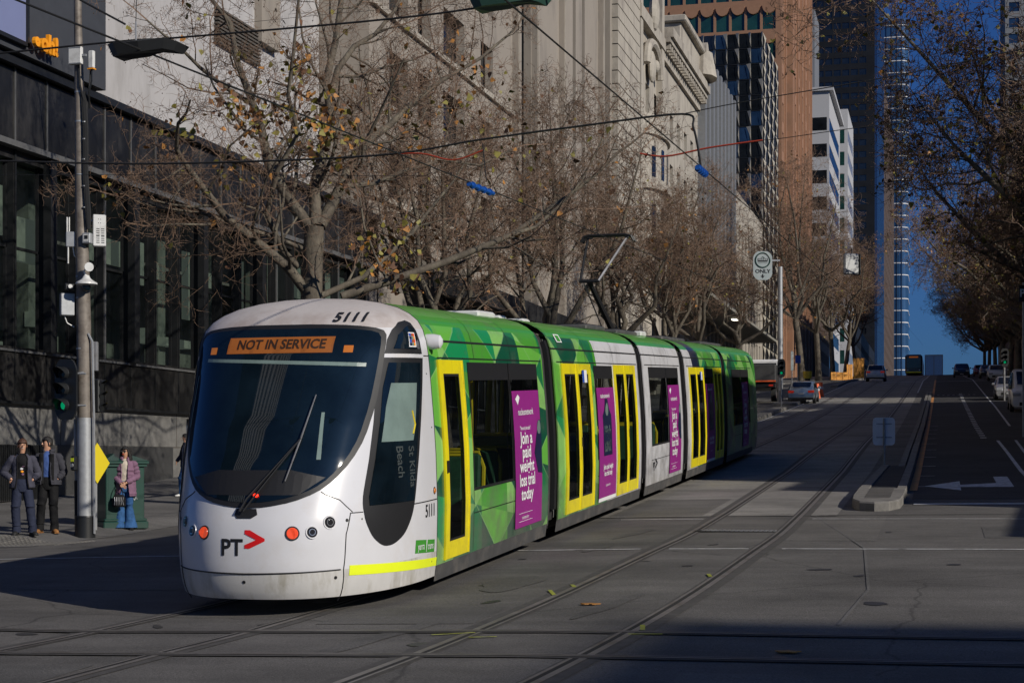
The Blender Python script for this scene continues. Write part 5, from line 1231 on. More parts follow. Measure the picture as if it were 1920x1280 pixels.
def ex4(t): mb = MB(); mb.box(-.05,.05,-.075,-.07,-.06,.07,'white_plastic'); mb.box(-.03,.04,-.08,-.075,-.02,.05,'black_plastic'); mb.build('meter_window', t)
boxthing('meter_box', 'small grey meter box on the utility pole between two cabinets', 'meter', 164, 447, .16, .14, .2, 'galvanised', rad(-10), ex4, -.15)
def ex5(t):
    mb = MB(); mb.tube([(-.07,-.02,.13),(-.07,-.02,.42)], .014, 'white_plastic', 6); mb.tube([(-.03,-.02,.13),(-.03,-.02,.42)], .014, 'white_plastic', 6); mb.tube([(-.05,-.02,-.13),(-.05,-.02,-.46)], .016, 'white_plastic', 6); mb.build('aerial', t)
    mb = MB(); mb.tube([(.04,0,-.15),(.06,0,-.3),(.2,0,-.45),(.26,.05,-.55)], .012, 'white_plastic', 6); mb.build('cable', t)
boxthing('wireless_unit', 'grey wireless box with twin aerials left of the utility pole', 'antenna', 133, 449, .18, .10, .29, 'galvanised', rad(10), ex5)
def ex6(t):
    mb = MB(); mb.bbox(-.06,.13,-.12,-.02,.27,.40,'black_plastic',.02); mb.disc((.03,-.14,.335),(0,-1,0),.04,.03,'white_plastic',12); mb.build('horn', t)
    mb = MB(); mb.tube([(-.05,0,-.22),(.0,0,-.35),(.13,0,-.42)], .012, 'white_plastic', 6); mb.build('cable', t)
boxthing('controller_box', 'grey controller box with small horn speaker left of the utility pole', 'box', 126, 571, .26, .18, .42, 'galvanised', rad(25), ex6)
c = Q(162, 530, -.25); t = thing('dome_camera', 'white dome security camera with small dish on the utility pole', 'camera', c)
mb = MB(); mb.loft([((0,0,.14),.05,.05),((0,0,.08),.08,.08),((0,0,.04),.13,.13),((0,0,-.0),.20,.20),((0,0,-.03),.205,.205),((0,0,-.05),.14,.14)], 'white_plastic', 24); mb.build('housing', t, smooth=True)
mb = MB(); mb.sphere((0,0,-.08), .085,.085,.085,'t_glass'); mb.build('dome', t, smooth=True)
mb = MB(); mb.disc(RGT*.06-FWD*.05+UPV*.29, -FWD+RGT*.4, .085, .03, 'white_plastic', 20); mb.tube([(0,0,.12), tuple(RGT*-.05+UPV*.22), tuple(RGT*.04+UPV*.28)], .022, 'white_plastic', 8); mb.build('dish', t, smooth=True)
boxthing('junction_box', 'tall grey junction box on the back of the utility pole above the signal', 'box', 176, 668, .16, .12, .56, 'steel_pole', 0, None, .15)
c = Q(139, 868, -.1); t = thing('push_button', 'pedestrian push button box low on the utility pole', 'button', c, (0,0,TH+rad(-30)))
mb = MB(); mb.bbox(-.06,.06,-.05,.05,-.14,.14,'black_plastic',.02); mb.build('casing', t); mb = MB(); mb.disc((0,-.05,-.04),(0,-1,0),.035,.02,'galvanised',14); mb.box(-.04,.04,-.053,-.05,.03,.1,'t_neon'); mb.build('button', t)
def signal_head(name, lab, p, yaw, lit=2, w_=.50, h_=1.12, board=True, ox=0, sc_=1):
    t = thing(name, lab, 'traffic light', p, (0,0,yaw)); t.scale = (sc_,)*3
    if board:
        mb = MB(); P = [(w_/2*math.copysign(min(1, abs(math.cos(a))*1.25), math.cos(a)), h_/2*math.copysign(min(1, abs(math.sin(a))*1.12), math.sin(a))) for a in [i*math.pi/16+.01 for i in range(32)]]
        mb.prism(P, -.02, .02, 'black_plastic', Matrix(((1,0,0,0),(0,0,1,0),(0,1,0,0),(0,0,0,1)))); mb.build('backing_board', t)
    mb = MB(); mb.bbox(ox-.14,ox+.14,.02 if board else -.1,.16 if board else .1,-.45,.45,'black_plastic',.03); mb.build('housing', t)
    for k in range(3):
        z = .30-.30*k; n = 14
        mb = MB(); vs = []
        for y in (-.02, -.26):
            for i in range(n+1):
                a = math.pi*(-.22+1.44*i/n); vs.append((ox+.125*math.cos(a), y if y > -.1 else -.26+.14*(1-math.sin(max(0, min(math.pi, a)))) , z+.125*math.sin(a)))
        mb.add(vs, [(i, i+1, n+2+i, n+1+i) for i in range(n)], 'black_plastic'); mb.tube([(ox+.125*math.cos(a), -.02, z+.125*math.sin(a)) for a in [i*math.pi/10 for i in range(21)]], .008, 'black_plastic', 4); mb.build('visor', t)
        mb = MB(); mb.disc((ox,-.0,z),(0,-1,0),.105,.035,'lamp_green_on' if k == 2 and lit == 2 else 'lamp_off',18,.06)
        if k == lit:
            pass
        for i in range(-2, 3): mb.box(ox-.09,ox+.09,-.045,-.042,z+i*.035-.002,z+i*.035+.002,'black_plastic')
        mb.build('lamp', t)
    return t
tl1 = signal_head('traffic_light', 'large black traffic light on the utility pole with its bottom green lamp lit', Q(124,730,-.25), TH+rad(-28), 2, .54, 1.14, True, -.04)
mb = MB(); mb.tube([(.1,.05,.3),(.35,.15,.3)], .02, 'galvanised', 6); mb.tube([(.1,.05,-.3),(.35,.15,-.3)], .02, 'galvanised', 6); mb.build('bracket', tl1)
signal_head('traffic_light', 'unlit black traffic light seen side-on behind the utility pole', Q(184,742,.35), TH+rad(75), 9, board=False, sc_=.72)
# green cabinet
c = G(222, 985); t = thing('green_cabinet', 'dark green roadside cabinet with hipped lid behind the woman in mauve coat', 'cabinet', c, (0,0,TH+rad(33))); t.scale = (1.12,1.12,1.0)
mb = MB(); mb.bbox(-.36,.36,-.36,.36,.14,1.22,'cabinet_green',.012); mb.build('body', t); mb = MB(); mb.bbox(-.42,.42,-.42,.42,-.05,.10,'cabinet_green',.015); mb.bbox(-.40,.40,-.40,.40,.10,.16,'cabinet_green',.015); mb.build('plinth', t)
mb = MB(); mb.bbox(-.43,.43,-.43,.43,1.26,1.32,'cabinet_green',.012); mb.bbox(-.40,.40,-.40,.40,1.20,1.26,'cabinet_green',.01)
mb.add([(-.43,-.43,1.32),(.43,-.43,1.32),(.43,.43,1.32),(-.43,.43,1.32),(-.12,-.12,1.47),(.12,-.12,1.47),(.12,.12,1.47),(-.12,.12,1.47)], [(0,1,5,4),(1,2,6,5),(2,3,7,6),(3,0,4,7),(4,5,6,7)], 'cabinet_green'); mb.build('lid', t)
mb = MB(); mb.box(-.32,.32,-.365,-.36,.25,1.15,'cabinet_green'); mb.box(-.003,.003,-.368,-.364,.25,1.15,'black_plastic'); mb.box(.06,.10,-.385,-.365,.6,.72,'galvanised'); mb.build('door', t)
mb = MB(); random.seed(2)
for i in range(5): x = -.05+i*.055; mb.tube([(x,-.368,.52+random.uniform(-.03,.03)),(x+.03,-.368,.60),(x+.05,-.368,.54+random.uniform(-.03,.03))], .006, 't_white_text', 4)
mb.build('scribble', t)
# yellow diamond
c = Q(182, 868, 1.2); g0 = zp(c.x, c.y); t = thing('warning_sign', 'plain yellow diamond sign turned half away behind the green cabinet', 'sign', (c.x, c.y, g0), (0,0,TH+rad(58)))
mb = MB(); zc = c.z-g0; mb.prism([(-.33,0),(0,-.40),(.33,0),(0,.40)], -.01, .01, 'yellow_sign', Matrix(((1,0,0,0),(0,0,1,0),(0,1,0,zc),(0,0,0,1)))); mb.build('plate', t); mb = MB(); mb.tube([(0,.03,0),(0,.03,zc)], .025, 'galvanised', 8); mb.build('post', t)
# median sign seen from behind
c = G(1658, 882); t = thing('keep_left_sign', 'blank back of a rounded rectangular sign on the median strip', 'sign', c, (0,0,TH))
mb = MB(); P = [(.29*math.copysign(min(1, abs(math.cos(a))*1.3), math.cos(a)), .36*math.copysign(min(1, abs(math.sin(a))*1.3), math.sin(a))) for a in [i*math.pi/16+.01 for i in range(32)]]
mb.prism(P, -.006, .006, 'sign_back', Matrix(((1,0,0,0),(0,0,1,.045),(0,1,0,1.02),(0,0,0,1)))); mb.build('plate', t)
mb = MB(); mb.tube([(0,0,0),(0,0,1.36)], .03, 'steel_pole', 8); mb.box(-.2,.2,.025,.038,.85,.88,'steel_pole'); mb.box(-.2,.2,.025,.038,1.2,1.23,'steel_pole'); mb.tube([(0,0,0),(0,0,.06)], .07, 'steel_pole', 10); mb.build('post', t)
# tram-only overhead sign and its mast
D = 110; c = Wp(1463, 750, D); gz = zp(c.x, c.y); mast = thing('mast_pole', 'thick pale steel mast carrying the tram only sign at the road edge', 'pole', (c.x, c.y, gz))
b0 = Vector(mast.location); mb = MB(); mb.tube([(0,0,0), Wp(1463,500,D)-b0], [.19,.15], 'galvanised', 12); mb.build('shaft', mast, smooth=True)
t = thing('tram_only_sign', 'white TRAM ONLY sign with circled tram symbol and down arrow', 'sign', Wp(1430, 498, D-.3), (0,0,TH))
mb = MB(); P = [(.63*math.copysign(min(1, abs(math.cos(a))*1.25), math.cos(a)), .95*math.copysign(min(1, abs(math.sin(a))*1.1), math.sin(a))) for a in [i*math.pi/16+.01 for i in range(32)]]
XZ = Matrix(((1,0,0,0),(0,0,1,0),(0,1,0,0),(0,0,0,1))); mb.prism(P, -.02, .02, 'sign_white', XZ); mb.build('plate', t)
mb = MB(); mb.tube([(.48*math.cos(a), -.03, .36+.48*math.sin(a)) for a in [i*math.pi/14 for i in range(29)]], .045, 'cabinet_green', 6); mb.build('ring', t)
mb = MB(); mb.bbox(-.33,.33,-.04,-.03,.28,.48,'t_text',.005); 
for i in range(5): mb.box(-.29+i*.12,-.20+i*.12,-.045,-.04,.36,.45,'sign_white')
mb.tube([(-.12,-.035,.48),(.0,-.035,.60),(.12,-.035,.48)], .015, 't_text', 4); mb.box(-.3,.3,-.035,-.03,.2,.23,'t_text')
mb.text('ONLY', .34, 't_text', MX((0,-.03,-.38),(1,0,0),(0,0,1)), bold=.008, sx=1.1)
mb.add([(-.14,-.03,-.68),(.14,-.03,-.68),(0,-.03,-.84)], [(0,1,2)], 't_text'); mb.box(-.04,.04,-.035,-.03,-.68,-.56,'t_text'); mb.build('lettering', t)
mb = MB(); mb.box(.6,1.15,-.0,.08,.3,.4,'galvanised'); mb.build('bracket', t)
D2 = 80; t = thing('hanging_sign', 'grey back of a box sign hanging high over the road among the bare trees', 'sign', Wp(1597, 495, D2), (0,0,TH+rad(14)))
mb = MB(); mb.bbox(-.42,.36,-.1,.12,-.52,.50,'galvanised',.06); mb.build('casing', t); mb = MB(); mb.bbox(.36,.42,-.13,.14,-.52,.5,'black_plastic',.01); mb.tube([(0,0,.5),(0,0,.75)], .03, 'black_plastic', 6); mb.build('frame', t)
def streetsign(name, lab, px, gy, D, plates, h):
    c = Wp(px, gy, D); c.z = zp(c.x, c.y); t = thing(name, lab, 'sign', c, (0,0,TH)); mb = MB(); mb.tube([(0,0,0),(0,0,h)], .04, 'galvanised', 8); mb.build('post', t)
    for (w_, z0, z1, m) in plates: mb = MB(); mb.bbox(-w_/2,w_/2,-.06,-.045,z0,z1,m,.004); mb.build('plate', t)
    return t
streetsign('parking_sign', 'small blue parking sign on a post left of the silver sedan', 1496, 740, 125, [(.42,2.5,3.1,'sign_blue')], 3.1)
streetsign('stop_marker', 'tall narrow white sign on a post left of the blue parking sign', 1485, 745, 122, [(.2,2.0,3.4,'sign_white')], 3.5)
t = streetsign('parking_sign', 'dark parking sign with white letter P at the right picture edge', 1919, 900, 60, [(.36,4.9,5.5,'t_text')], 5.6)
mb = MB(); mb.text('P', .4, 't_white_text', MX((-.06,-.07,5.2),(1,0,0),(0,0,1)), bold=.008); mb.build('lettering', t)
for (px, py, D, lab) in ((1465, 690, 104, 'distant traffic light with green lamp beside the thick mast'), (1884, 670, 105, 'distant traffic light with green lamp above the parked white cars')):
    c = Wp(px, py, D); o = signal_head('traffic_light', lab, c, TH, 2, .5, 1.15, True); 
    mb = MB(); mb.tube([(0,.1,-.5),(0,.1,zp(c.x, c.y)-c.z)], .06, 'steel_pole', 8); mb.build('post', o); 
# road works
for i, (px, py, lab) in enumerate(((1527,733,'first orange and white plastic barrier beside the silver sedan'),(1534,731,'second orange and white plastic barrier beside the silver sedan'))):
    D = 118+i*4; c = Wp(px, py, D); c.z = zp(c.x, c.y); t = thing('road_barrier', lab, 'barrier', c, (0,0,TH+rad(20)), 'orange barriers by the kerb')
    mb = MB(); mb.prism([(-.22,0),(.22,0),(.16,.25),(.10,.5),(.08,1.05),(-.08,1.05),(-.10,.5),(-.16,.25)], -.5, .5, 'orange_plastic', XZ); mb.build('body', t); mb = MB(); mb.box(-.125,.125,-.51,.51,.55,.75,'white_panel'); mb.build('band', t)
c = Wp(1514, 712, 126); c.z = zp(c.x, c.y); t = thing('yellow_bin', 'round yellow tub on a stand behind the silver sedan', 'bin', c); mb = MB(); mb.tube([(0,0,0),(0,0,1.3)], [.2,.22], 'black_plastic', 10); mb.build('stand', t); mb = MB(); mb.tube([(0,0,1.3),(0,0,1.85)], [.30,.36], 'bin_yellow', 16); mb.build('tub', t, smooth=True)
for px, w_, h_, D, lab in ((1610,1.5,2.6,200,'tall orange yellow hoarding panel on the left footpath'), (1593,.8,1.9,196,'lower orange hoarding panel left of the tall one'), (1574,2.2,1.0,192,'low orange site fence on the left footpath')):
    c = Wp(px, 718, D); c.z = zp(c.x, c.y); t = thing('hoarding_panel', lab, 'hoarding', c, (0,0,TH+rad(15)), 'orange hoardings by the kerb'); mb = MB()
    for i in range(3): mb.bbox(-w_/2+i*w_/3+.02,-w_/2+(i+1)*w_/3-.02,-.04,.04,.08,h_,'paint_orange',.01)
    mb.build('panel', t); mb = MB(); mb.box(-w_/2,w_/2,-.3,.3,0,.08,'black_plastic'); mb.build('foot', t)
# kerbed islands beside the tram lanes
mb = MB(); a = G(1412, 800); b = G(1470, 772); 
def island(mb, x0, x1, y0, y1):
    ys = rng(y0, y1, 3)
    for p, q in zip(ys, ys[1:]): med(mb, [(x0,p+.01),(x1,p+.01),(x1,q-.01),(x0,q-.01)], .2, 'kerb')
island(mb, -9.6, -8.8, 62, 98); island(mb, -10.4, -8.9, 106, 116); island(mb, -9.6, -8.9, 150, 200); struct('traffic_island', mb)
# ---- overhead wires
def wire(name, lab, pts, r, m='wire', group=None, sag=0):
    P = []
    for i in range(len(pts)-1):
        p0 = Vector(pts[max(i-1,0)]); p1 = Vector(pts[i]); p2 = Vector(pts[i+1]); p3 = Vector(pts[min(i+2,len(pts)-1)])
        for k in range(6): t = k/6; P.append(.5*((2*p1)+(p2-p0)*t+(2*p0-5*p1+4*p2-p3)*t*t+(3*p1-p0-3*p2+p3)*t**3))
    P.append(Vector(pts[-1])); mb = MB(); mb.tube(P, r, m, 6); o = mb.build(name, smooth=True); tag(o, lab, 'wire', group); return o
cz = lambda s: 1.62+.0521*s+2.95 if s < 60 else zg(-5, s)+5.45
def cw(t): return [(t, s, cz(s)) for s in (4, 9, 14)]+[(t, s, cz(s)) for s in (20,28,36,48,60)]+[(t, s, cz(s)) for s in (90,120,160,200,240,280,310)]
wire('contact_wire', 'thin overhead wire running above the tram and its pantograph', cw(-6.88), .009)
wire('contact_wire', 'thin overhead wire running above the empty right-hand tram track', cw(-3.3), .009)
sW = lambda x, y, s: Wp(x, y, (s/( (x-960)/F*ST+CT)))     # point at picture column x on the line across the street at s
wire('cross_wire', 'overhead wire crossing the top left corner through both dark crossing plates', [sW(-200,118,13.6), sW(0,100,13.6), sW(235,77,13.6), sW(345,70,13.6), sW(740,35,13.6), sW(960,5,13.6), sW(1300,-50,13.6)], .010)
wire('cross_wire', 'second overhead wire leaving the top left corner', [sW(60,-50,12.9), sW(150,0,12.9), sW(235,46,12.9)], .009)
wire('feeder_cable', 'thick black feeder cable drooping right across the street', [sW(-200,300,23.4), sW(0,302,23.4), sW(300,307,23.4), sW(700,292,23.4), sW(900,262,23.4), sW(1100,235,23.4), sW(1280,214,23.4), sW(1300,240,23.3), sW(1310,285,23.3), sW(1314,312,23.3)], .017)
wire('span_wire', 'thin span wire just under the black feeder cable', [sW(-200,328,23.6), sW(300,328,23.6), sW(800,330,23.6)], .004)
wire('span_wire', 'thin black wire from the feeder cable to the upper right', [sW(1280,214,23.4), sW(1390,192,23.4), sW(1690,140,23.4), sW(1920,92,23.4), sW(2200,40,23.4)], .008)
wire('red_cable', 'red insulated cable hanging below the feeder at centre', [sW(725,290,23.4), sW(790,288,23.4), sW(850,300,23.4), sW(905,282,23.4)], .012, 'wire_red')
wire('red_cable', 'long red insulated cable right of centre below the feeder', [sW(1200,288,23.7), sW(1250,293,23.7), sW(1330,277,23.7), sW(1430,263,23.7)], .014, 'wire_red')
wire('span_wire', 'thin grey wire continuing the red cable towards the right', [sW(1430,263,23.7), sW(1470,259,23.7), sW(1640,236,23.7), sW(2000,200,23.7)], .006)
wire('drop_cable', 'short black cable dropping to the left blue insulator', [sW(905,268,23.4), sW(908,300,23.4), sW(912,338,23.4)], .008)
def insul(lab, a, b):
    t = thing('wire_insulator', lab, 'insulator', a, group='blue section insulators'); d = b-a; mb = MB(); mb.tube([(0,0,0), d], .035, 'insulator_blue', 8); mb.build('body', t, smooth=True)
    for i in range(4): mb = MB(); p = d*(.15+.23*i); mb.disc(p-d.normalized()*.01, d, .055, .03, 'insulator_blue', 12); mb.build('rib', t)
insul('blue ribbed insulator on the left tram wire below the feeder cable', Vector((-6.88, 23.9, cz(23.9)-.03)), Vector((-6.88, 25.3, cz(25.3)-.03)))
insul('blue ribbed insulator on the right tram wire at the end of the drooping cable', Vector((-3.3, 23.0, cz(23.0)-.05)), Vector((-3.3, 23.9, cz(23.9)-.05)))
for tx, lab, m in ((-6.88, 'dark ragged overhead crossing plate hanging at upper left', 'black_metal'), (-3.3, 'green bottomed overhead crossing plate at the top edge', 'lamp_green')):
    z = cz(13.4)+(.06 if tx < -5 else .26); t = thing('crossing_plate', lab, 'wire fitting', (tx-(0 if tx < -5 else .22), 13.5, z), (0,0,TH), 'overhead wire crossings'); mb = MB()
    P = [(-.36,.02),(-.28,.20),(-.18,.10),(.0,.13),(.14,.05),(.36,.10),(.28,-.02),(.18,-.12),(-.05,-.16),(-.28,-.12)]
    n = len(P); vs = [(x, y, .03*math.sin(9*x)+.02) for x, y in P]+[(x*.86, y*.8, -.07+.03*math.sin(7*x)) for x, y in P]; mb.add(vs, [tuple(range(n)), tuple(range(2*n-1, n-1, -1))]+[(i, n+i, n+(i+1)%n, (i+1)%n) for i in range(n)], m); mb.build('plate', t)
    mb = MB(); mb.tube([(-.1,0,.03),(-.1,0,.22)], .008, 'galvanised', 5); mb.tube([(-.1,0,.22),(-.08,0,.9)], .004, 'wire', 4); mb.build('hanger', t)
wire('span_wire', 'thin wire slanting down across the beige building at upper centre', [sW(1600,0,40), sW(1200,-10,40), sW(700,20,40), sW(300,60,40)], .006)
# ================================================================== VEHICLES
def car(name, lab, cat, px, D, paint, heading, kind='sedan', py=None, t=None, s=None):
    if t is None: c = Wp(px, 0, D); t, s = c.x, c.y
    z = zg(t, s); pitch = math.atan((zg(t, s+1)-zg(t, s-1))/2)
    r = thing(name, lab, cat, (t, s, z+.01), (pitch if heading else -pitch, 0, 0 if heading else math.pi))
    # local: +y is forward, x across
    if kind == 'sedan': L, W_, H_, prof = 4.5, 1.78, 1.44, [(-2.25,.45,.9),(-2.2,.55,1.0),(-1.75,.6,1.04),(-1.0,.62,1.40),(.3,.62,1.44),(1.15,.6,1.0),(2.05,.55,.84),(2.25,.45,.62)]
    elif kind == 'suv': L, W_, H_, prof = 4.7, 1.9, 1.68, [(-2.35,.5,.95),(-2.3,.55,1.1),(-1.95,.6,1.60),(-1.3,.6,1.68),(.3,.62,1.66),(1.15,.6,1.12),(2.15,.55,.98),(2.35,.45,.7)]
    elif kind == 'hatch': L, W_, H_, prof = 4.1, 1.76, 1.48, [(-2.05,.45,.9),(-2.0,.55,1.0),(-1.6,.6,1.40),(-.9,.6,1.48),(.3,.62,1.46),(1.1,.6,1.0),(1.85,.55,.88),(2.05,.45,.62)]
    else: L, W_, H_, prof = 5.2, 1.95, 2.2, [(-2.6,.5,1.2),(-2.58,.5,2.0),(-2.4,.5,2.16),(0,.5,2.2),(1.2,.5,2.15),(1.95,.5,1.32),(2.45,.5,1.1),(2.6,.45,.75)]
    hw_ = W_/2; belt = .62*H_ if kind != 'van' else 1.15; zb = .28
    secs = []; ys = sorted(set([p[0] for p in prof]+[-L/2+.1, L/2-.12])); top = [(p[0], p[2]) for p in prof]
    mb = MB(); rows = []
    for y in ys:
        zt = lerp(top, y); e = abs(y)/(L/2); wb = hw_*(1-.10*e**4); wt = hw_*(.80 if zt > belt+.15 else .93)*(1-.12*e**4); zbelt = min(belt, zt-.06)
        half = [(wb*.90, zb), (wb, zb+.14), (wb*1.0, zbelt*.82), (wb*.97, zbelt), (wt, zt-.07), (wt*.86, zt), (0, zt+.015)]
        rows.append([(x, y, z) for x, z in half]+[(-x, y, z) for x, z in half[-2::-1]])
    n = len(rows[0]); vs = [v for r_ in rows for v in r_]; fs = [(i*n+k, (i+1)*n+k, (i+1)*n+k+1, i*n+k+1) for i in range(len(rows)-1) for k in range(n-1)]
    fs += [tuple(range(n)), tuple(range(len(rows)*n-1, (len(rows)-1)*n-1, -1))]
    mb.add(vs, fs, paint); mb.build('body', r, smooth=True, angle=rad(35))
    # glazing: rear screen, windscreen and side glass as slightly proud panels
    def at(y): zt = lerp(top, y); wt = hw_*(.80 if zt > belt+.15 else .93); return zt, wt
    def screen(y0, y1, nm):
        (za, wa), (zb_, wb_) = at(y0), at(y1); mb = MB(); d = .03*(1 if y0 > 0 else -1)
        mb.quad((-wa*.80,y0+d,za-.0+.03),(wa*.80,y0+d,za+.03),(wb_*.84 if zb_ > za else wb_*.8,y1+d,zb_+.03),(-wb_*.84 if zb_ > za else -wb_*.8,y1+d,zb_+.03),'car_glass'); mb.build(nm, r)
    P_ = prof
    if kind == 'sedan': screen(1.10,.42,'windscreen'); screen(-1.68,-1.08,'rear_window')
    elif kind == 'van': screen(1.88,1.28,'windscreen'); mb = MB(); mb.quad((-.75,-2.62,1.3),(.75,-2.62,1.3),(.72,-2.61,1.9),(-.72,-2.61,1.9),'car_glass'); mb.build('rear_window', r)
    else: screen(1.08,.42,'windscreen'); screen(-L/2+.08,-L/2+.38,'rear_window')
    for sg in (1,-1):
        mb = MB(); ya, yb = (-1.5, 1.0) if kind == 'sedan' else (-L/2+.5, 1.0 if kind != 'van' else 1.6); zt = H_-.16
        for a, b in ((ya, (ya+yb)/2-.04), ((ya+yb)/2+.04, yb)):
            a2 = a+.45 if a == ya else a; b2 = b-.55 if b == yb else b
            mb.quad((sg*(hw_*.965+.012),a,belt+.03),(sg*(hw_*.965+.012),b,belt+.03),(sg*(hw_*.81+.02),b2,zt),(sg*(hw_*.81+.02),a2,zt),'car_glass')
        mb.build('side_window', r)
        mb = MB(); mb.bbox(sg*(hw_+.08)-.09,sg*(hw_+.08)+.09,.72,.86,belt+.02,belt+.17,paint,.03); mb.build('wing_mirror', r)
        mb = MB(); mb.bbox(sg*hw_*.72-.2,sg*hw_*.72+.2,-L/2-.02,-L/2+.2,belt-.18,belt+.0,'tail_lamp',.03); mb.build('tail_light', r)
        mb = MB(); mb.bbox(sg*hw_*.70-.2,sg*hw_*.70+.2,L/2-.22,L/2+.01,belt-.30,belt-.14,'head_lamp',.03); mb.build('headlight', r)
        for y in (-L*.29, L*.31):
            mb = MB(); mb.disc((sg*(hw_-.2), y, .33), (sg,0,0), .33, .2, 'tyre', 20); wv = mb.build('wheel', r); mb = MB(); mb.disc((sg*(hw_-.005), y, .33), (sg,0,0), .2, .02, 'rim', 14); mb.build('rim', wv)
    mb = MB(); mb.box(-hw_*.9,hw_*.9,-L/2-.03,-L/2+.3,.26,.42,'rubber'); mb.box(-hw_*.55,hw_*.55,L/2-.2,L/2+.02,.34,.52,'rubber'); mb.build('bumper', r)
    mb = MB(); mb.box(-.19,.19,-L/2-.035,-L/2-.01,.62,.72,'white_panel'); mb.box(-.19,.19,L/2,L/2+.03,.40,.50,'white_panel'); mb.build('number_plate', r)
    return r
car('silver_sedan', 'silver blue sedan seen from behind with glowing tail lights beside the tram tail', 'car', 1507, 110, 'paint_silver', True)
car('silver_suv', 'silver grey SUV parked beyond the orange hoarding on the left', 'car', 1643, 167, 'paint_grey', True, 'suv')
car('dark_suv', 'dark SUV cresting the hill in the right-hand lanes', 'car', 1803, 200, 'paint_dark', False, 'suv')
car('red_car', 'small dark red car parked near the hill crest behind the dark SUV', 'car', 1838, 212, 'paint_red', False, 'hatch')
car('dark_sedan', 'black sedan parked far up beside the dark red car', 'car', 1852, 178, 'paint_dark', False, 'sedan')
car('white_hatchback', 'white hatchback facing us parked beyond the white van', 'car', 1869, 158, 'paint_white', False, 'hatch')
car('grey_hatchback', 'grey car parked between the white hatchback and the white van', 'car', 0, 0, 'paint_grey', False, 'hatch', t=4.2, s=112)
car('white_van', 'white van facing us, parked at the right picture edge', 'van', 0, 0, 'paint_white', False, 'van', t=4.45, s=92)
c = Wp(1428, 755, 114); c.z = zg(c.x, c.y); t = thing('tipper_truck', 'dark truck with pale cab partly hidden behind the tail of the tram', 'truck', c)
mb = MB(); mb.bbox(-1.2,1.2,-2.5,2.6,.9,1.2,'black_metal',.03); mb.build('chassis', t); mb = MB(); mb.bbox(-1.15,1.15,.6,2.6,1.2,3.0,'paint_white',.12); mb.build('cab', t); mb = MB(); mb.box(-.95,.95,.57,.6,2.0,2.75,'car_glass'); mb.box(1.15,1.16,1.1,2.3,1.9,2.7,'car_glass'); mb.build('window', t)
mb = MB(); mb.bbox(-1.2,1.2,-2.6,.4,1.25,2.5,'dark_granite',.05); mb.box(-1.22,1.22,-2.63,-2.6,1.3,1.4,'orange_plastic'); mb.build('tray', t)
for sg in (1,-1):
    for y in (-1.7, 1.7): mb = MB(); mb.disc((sg*.85,y,.48),(sg,0,0),.48,.32,'tyre',20); wv = mb.build('wheel', t); mb = MB(); mb.disc((sg*1.16,y,.48),(sg,0,0),.26,.02,'rim',14); mb.build('rim', wv)
    mb = MB(); mb.box(sg*.9-.14,sg*.9+.14,-2.66,-2.62,1.0,1.12,'tail_lamp'); mb.build('tail_light', t)
# distant tram at the top of the hill
c = Wp(1713, 702, 262); c.z = zg(c.x, c.y); t = thing('distant_tram', 'dark distant tram with orange display coming over the hill crest', 'tram', c)
mb = MB(); mb.bbox(-1.33,1.33,0,28,.3,3.35,'paint_dark',.25); mb.build('body', t); mb = MB(); mb.box(-1.1,1.1,-.03,.02,1.2,2.7,'car_glass'); mb.build('windscreen', t)
mb = MB(); mb.box(-.7,.7,-.05,.0,2.82,3.05,'t_led'); mb.build('display', t); mb = MB(); mb.box(-1.2,1.2,-.05,.0,.45,.62,'t_neon'); mb.build('stripe', t)
for sg in (1,-1): mb = MB(); mb.disc((sg*.9,-.02,.85),(0,-1,0),.09,.03,'head_lamp',12); mb.build('headlight', t)
